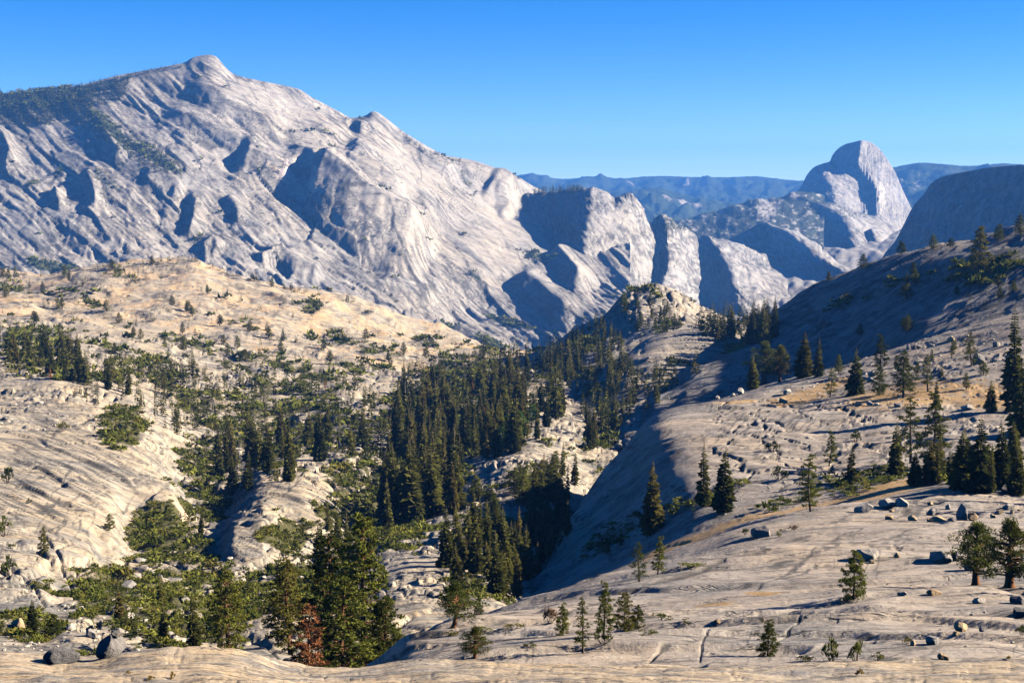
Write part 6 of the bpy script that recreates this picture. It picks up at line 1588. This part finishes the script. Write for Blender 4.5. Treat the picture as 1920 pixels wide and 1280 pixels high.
kept = 0; kept_pine = 0
for c in CAND:
    ph, loc, h, reg, wide = c
    if reg == 'offside':
        REST.append(c)
    elif reg in PINEY and kept_pine < 110 and ph > 12:
        kept_pine += 1
        chosen.setdefault(reg, []).append(c)
    elif kept < KEEP:
        kept += 1
        chosen.setdefault(reg, []).append(c)
    else:
        REST.append(c)
ORD = ['leftmost', 'second', 'third', 'fourth', 'fifth', 'sixth', 'seventh', 'eighth', 'ninth', 'tenth', 'eleventh', 'twelfth', 'thirteenth', 'fourteenth']
for reg, L in chosen.items():
    # rows by distance, sections from left to right, then counted from the left inside each section
    where, grp = TEXT[reg]
    pine = reg in PINEY
    tree = 'pine' if pine else 'fir'
    nrow = 1 if len(L) <= 14 else 3
    L = sorted(L, key=lambda c: -c[1].y)
    for ri, rowt in enumerate(np.array_split(np.arange(len(L)), nrow)):
        row = sorted([L[i] for i in rowt], key=lambda c: to_pix(c[1].x, c[1].y, c[1].z)[0])
        ncol = 1 if len(row) <= 12 else 3 if len(row) <= 36 else 5
        for ci, colt in enumerate(np.array_split(np.arange(len(row)), ncol)):
            sect = {1: [''], 3: ['left', 'middle', 'right'], 5: ['far left', 'left', 'middle', 'right', 'far right']}[ncol][ci]
            back = {1: [''], 3: ['back', 'middle', 'front']}[nrow][ri]
            for k, i in enumerate(colt):
                c = row[i]
                ordn = ORD[k] if k < len(ORD) else 'last'
                ph, loc, h, _, wide = c
                adj = 'tall' if h > 18 else 'small' if h < 9 else 'medium'
                part = (back + ' row' if back else '') + (', ' + sect + ' third' if ncol == 3 else ', ' + sect + ' fifth' if ncol == 5 else '')
                label = ('%s %s, %s%s' % (adj, tree, ordn, '' if k == 0 else ' from left')) + ((' in ' + part) if part else '') + ', ' + where
                plant(tree + '_tree', tree, loc, h, label, tree, grp, None, None, wide * (1.05 if pine else 1.0), 0.1)

def mass(name, label, items, shapes, mat):
    """items: (loc, sx, sz, level); shapes[level] -> list of (v, f)"""
    V, F, S = [], [], []; n = 0
    for loc, sx, sz, lev in items:
        v, f = R6.choice(shapes[lev])
        a = R6.uniform(0, 6.28); ca, sa = math.cos(a), math.sin(a)
        w = np.empty_like(v)
        w[:, 0] = (v[:, 0] * ca - v[:, 1] * sa) * sx + loc[0]; w[:, 1] = (v[:, 0] * sa + v[:, 1] * ca) * sx + loc[1]; w[:, 2] = v[:, 2] * sz + loc[2]
        V.append(w); F.append(f + n); n += len(v)
        S.append(np.full(len(v), R6.random()))
    V = np.concatenate(V); F = np.concatenate(F); S = np.concatenate(S)
    me = new_mesh(name, V, F.ravel(), 3, False, {'shade': S})
    me.materials.append(mat)
    o = link(name, me); o['kind'] = 'stuff'; o['label'] = label
    return len(F)

def both(tc): 
    a, b = tc[0].arrays(), tc[1].arrays()
    return np.concatenate([a[0], b[0]]), np.concatenate([a[1], b[1] + len(a[0])])
MIDFIR = [fir_shape(300 + k, 0.145 + 0.02 * (k % 3), 15, 6, 0.05, 0.3, 2)[1].arrays() for k in range(6)]
LOWFIR = [fir_shape(320 + k, 0.21 + 0.03 * (k % 3), 8, 5, 0.05, 0.25, 1)[1].arrays() for k in range(6)]
items = [((c[1].x, c[1].y, c[1].z - 0.1), c[2] * c[4] * (1.0 if c[0] > 14 else 1.15), c[2], 0 if c[0] > 16 else 1) for c in REST]
t1 = mass('conifer_forest', 'smaller and far conifers spread over the hills and the great mountain', items, [MIDFIR, LOWFIR], M_FARTREE)

# --- brush where ground cover grows
SHM = [shrub_shape(400 + k, 42, 0.23, 0.6, 6)[1].arrays() for k in range(5)]
SHL = [shrub_shape(420 + k, 20, 0.32, 0.6, 4)[1].arrays() for k in range(5)]
items = []
g = np.random.default_rng(5)
for nm, count, thr, near_cap in (('valley_floor', 8000, 0.34, 90), ('granite_knob', 900, 0.42, 0), ('granite_slope', 420, 0.30, 0), ('granite_hillside', 240, 0.36, 0), ('granite_mountain', 700, 0.42, 0)):
    s = SHEETS[nm]
    ok = np.argwhere((s.att['veg'] > thr) & ((s.PY > 135) | (s.PX < 150)) & (s.PX > -60) & (s.PX < 1980) & (s.PY < 1300))
    if len(ok) == 0: continue
    pick = ok[g.integers(0, len(ok), count)]
    for j, i in pick:
        Y = float(s.Y[j, i])
        size = float(np.clip(g.lognormal(0.0, 0.35) * (7.5 if Y < 300 else 7.0 if Y < 700 else 7.0) * Y / FPX * 1.6, 0.5, 9 if Y < 2500 else 16))
        items.append(((float(s.X[j, i]), Y, float(s.Z[j, i])), size * g.uniform(0.9, 1.5), size * g.uniform(0.7, 1.3), 0 if Y < 620 else 1))
t2 = mass('brush', 'low green and olive brush growing between the slabs', items, [SHM, SHL], M_BRUSH)

# --- loose rubble
RB = []
for k in range(8):
    v, f = rock_shape(500 + k, 0, 6, 0.25)
    RB.append((v, f))
items = []
def strew(poly, count, s0, s1):
    xs = [p[0] for p in poly]; ys = [p[1] for p in poly]; n = 0; tries = 0
    while n < count and tries < count * 8:
        tries += 1
        x, y = R6.uniform(min(xs), max(xs)), R6.uniform(min(ys), max(ys))
        if not in_poly(x, y, poly): continue
        loc, nor, nm = hit(x, y)
        if loc is None: continue
        w = R6.uniform(s0, s1) * (R6.random() ** 1.5 + 0.35) * loc.y / FPX * 0.72
        items.append(((loc.x, loc.y, loc.z + w * 0.03), w * R6.uniform(0.45, 0.75), w * R6.uniform(0.25, 0.5), 0)); n += 1
strew([(1560, 720), (1660, 665), (1900, 595), (1915, 700), (1800, 760), (1640, 770)], 200, 4, 11)
strew([(1380, 750), (1560, 700), (1600, 740), (1450, 765)], 60, 4, 9)
strew([(0, 1120), (90, 1140), (250, 1110), (330, 1190), (300, 1222), (0, 1222)], 220, 5, 14)
strew([(200, 1040), (420, 1020), (480, 1090), (300, 1120)], 110, 6, 16)
strew([(430, 1060), (620, 1010), (640, 1100), (480, 1150)], 70, 5, 14)
strew([(1580, 930), (1920, 900), (1920, 975), (1650, 985)], 30, 4, 8)
strew([(1650, 1110), (1920, 1100), (1920, 1225), (1700, 1215)], 24, 4, 9)
strew([(820, 930), (1060, 880), (1060, 1000), (860, 1060)], 120, 4, 10)
strew([(500, 620), (760, 620), (840, 660), (700, 690), (520, 660)], 200, 4, 8)
strew([(400, 700), (720, 700), (700, 860), (480, 860)], 230, 5, 13)
strew([(0, 730), (280, 760), (330, 830), (0, 800)], 120, 5, 12)
strew([(0, 540), (420, 530), (480, 640), (0, 640)], 140, 3, 7)
strew([(1160, 560), (1300, 565), (1310, 610), (1180, 640)], 110, 4, 10)
strew([(1080, 640), (1330, 640), (1250, 760), (1100, 760)], 100, 4, 10)
strew([(1320, 930), (1480, 900), (1560, 930), (1330, 985)], 60, 4, 9)
strew([(540, 880), (720, 850), (700, 940), (580, 960)], 100, 5, 11)
t3 = mass('rubble', 'loose granite rubble strewn over slabs and gullies', items, [RB], M_RUBBLE)
print('TRIANGLES terrain', TRIS, 'forest', t1, 'brush', t2, 'rubble', t3, 'kept firs', kept, 'pines', kept_pine, 'rest', len(REST))
# ------------------------------------------------------------------ air
def build_haze():
    x0, x1, y0, y1, z0, z1 = -19000.0, 19000.0, -500.0, 20900.0, -1400.0, 540.0
    co = [(x, y, z) for z in (z0, z1) for y in (y0, y1) for x in (x0, x1)]
    f = [0, 2, 3, 1, 4, 5, 7, 6, 0, 1, 5, 4, 2, 6, 7, 3, 0, 4, 6, 2, 1, 3, 7, 5]
    me = new_mesh('haze', co, f, 4, False)
    m, nt = mat_new('haze_air')
    b = NT(nt)
    v = b.n('ShaderNodeVolumePrincipled')
    v.inputs['Color'].default_value = HAZE_COL + (1,)
    v.inputs['Density'].default_value = HAZE_DEN
    v.inputs['Anisotropy'].default_value = 0.0
    out = b.n('ShaderNodeOutputMaterial')
    b.link(v.outputs[0], out.inputs['Volume'])
    me.materials.append(m)
    o = bpy.data.objects.new('haze', me)
    o['kind'] = 'stuff'; o['label'] = 'thin blue haze filling the canyon and dimming the far ridges'
    COL.objects.link(o)
HAZE_COL, HAZE_DEN = (0.10, 0.35, 1.0), 4.0e-5
build_haze()
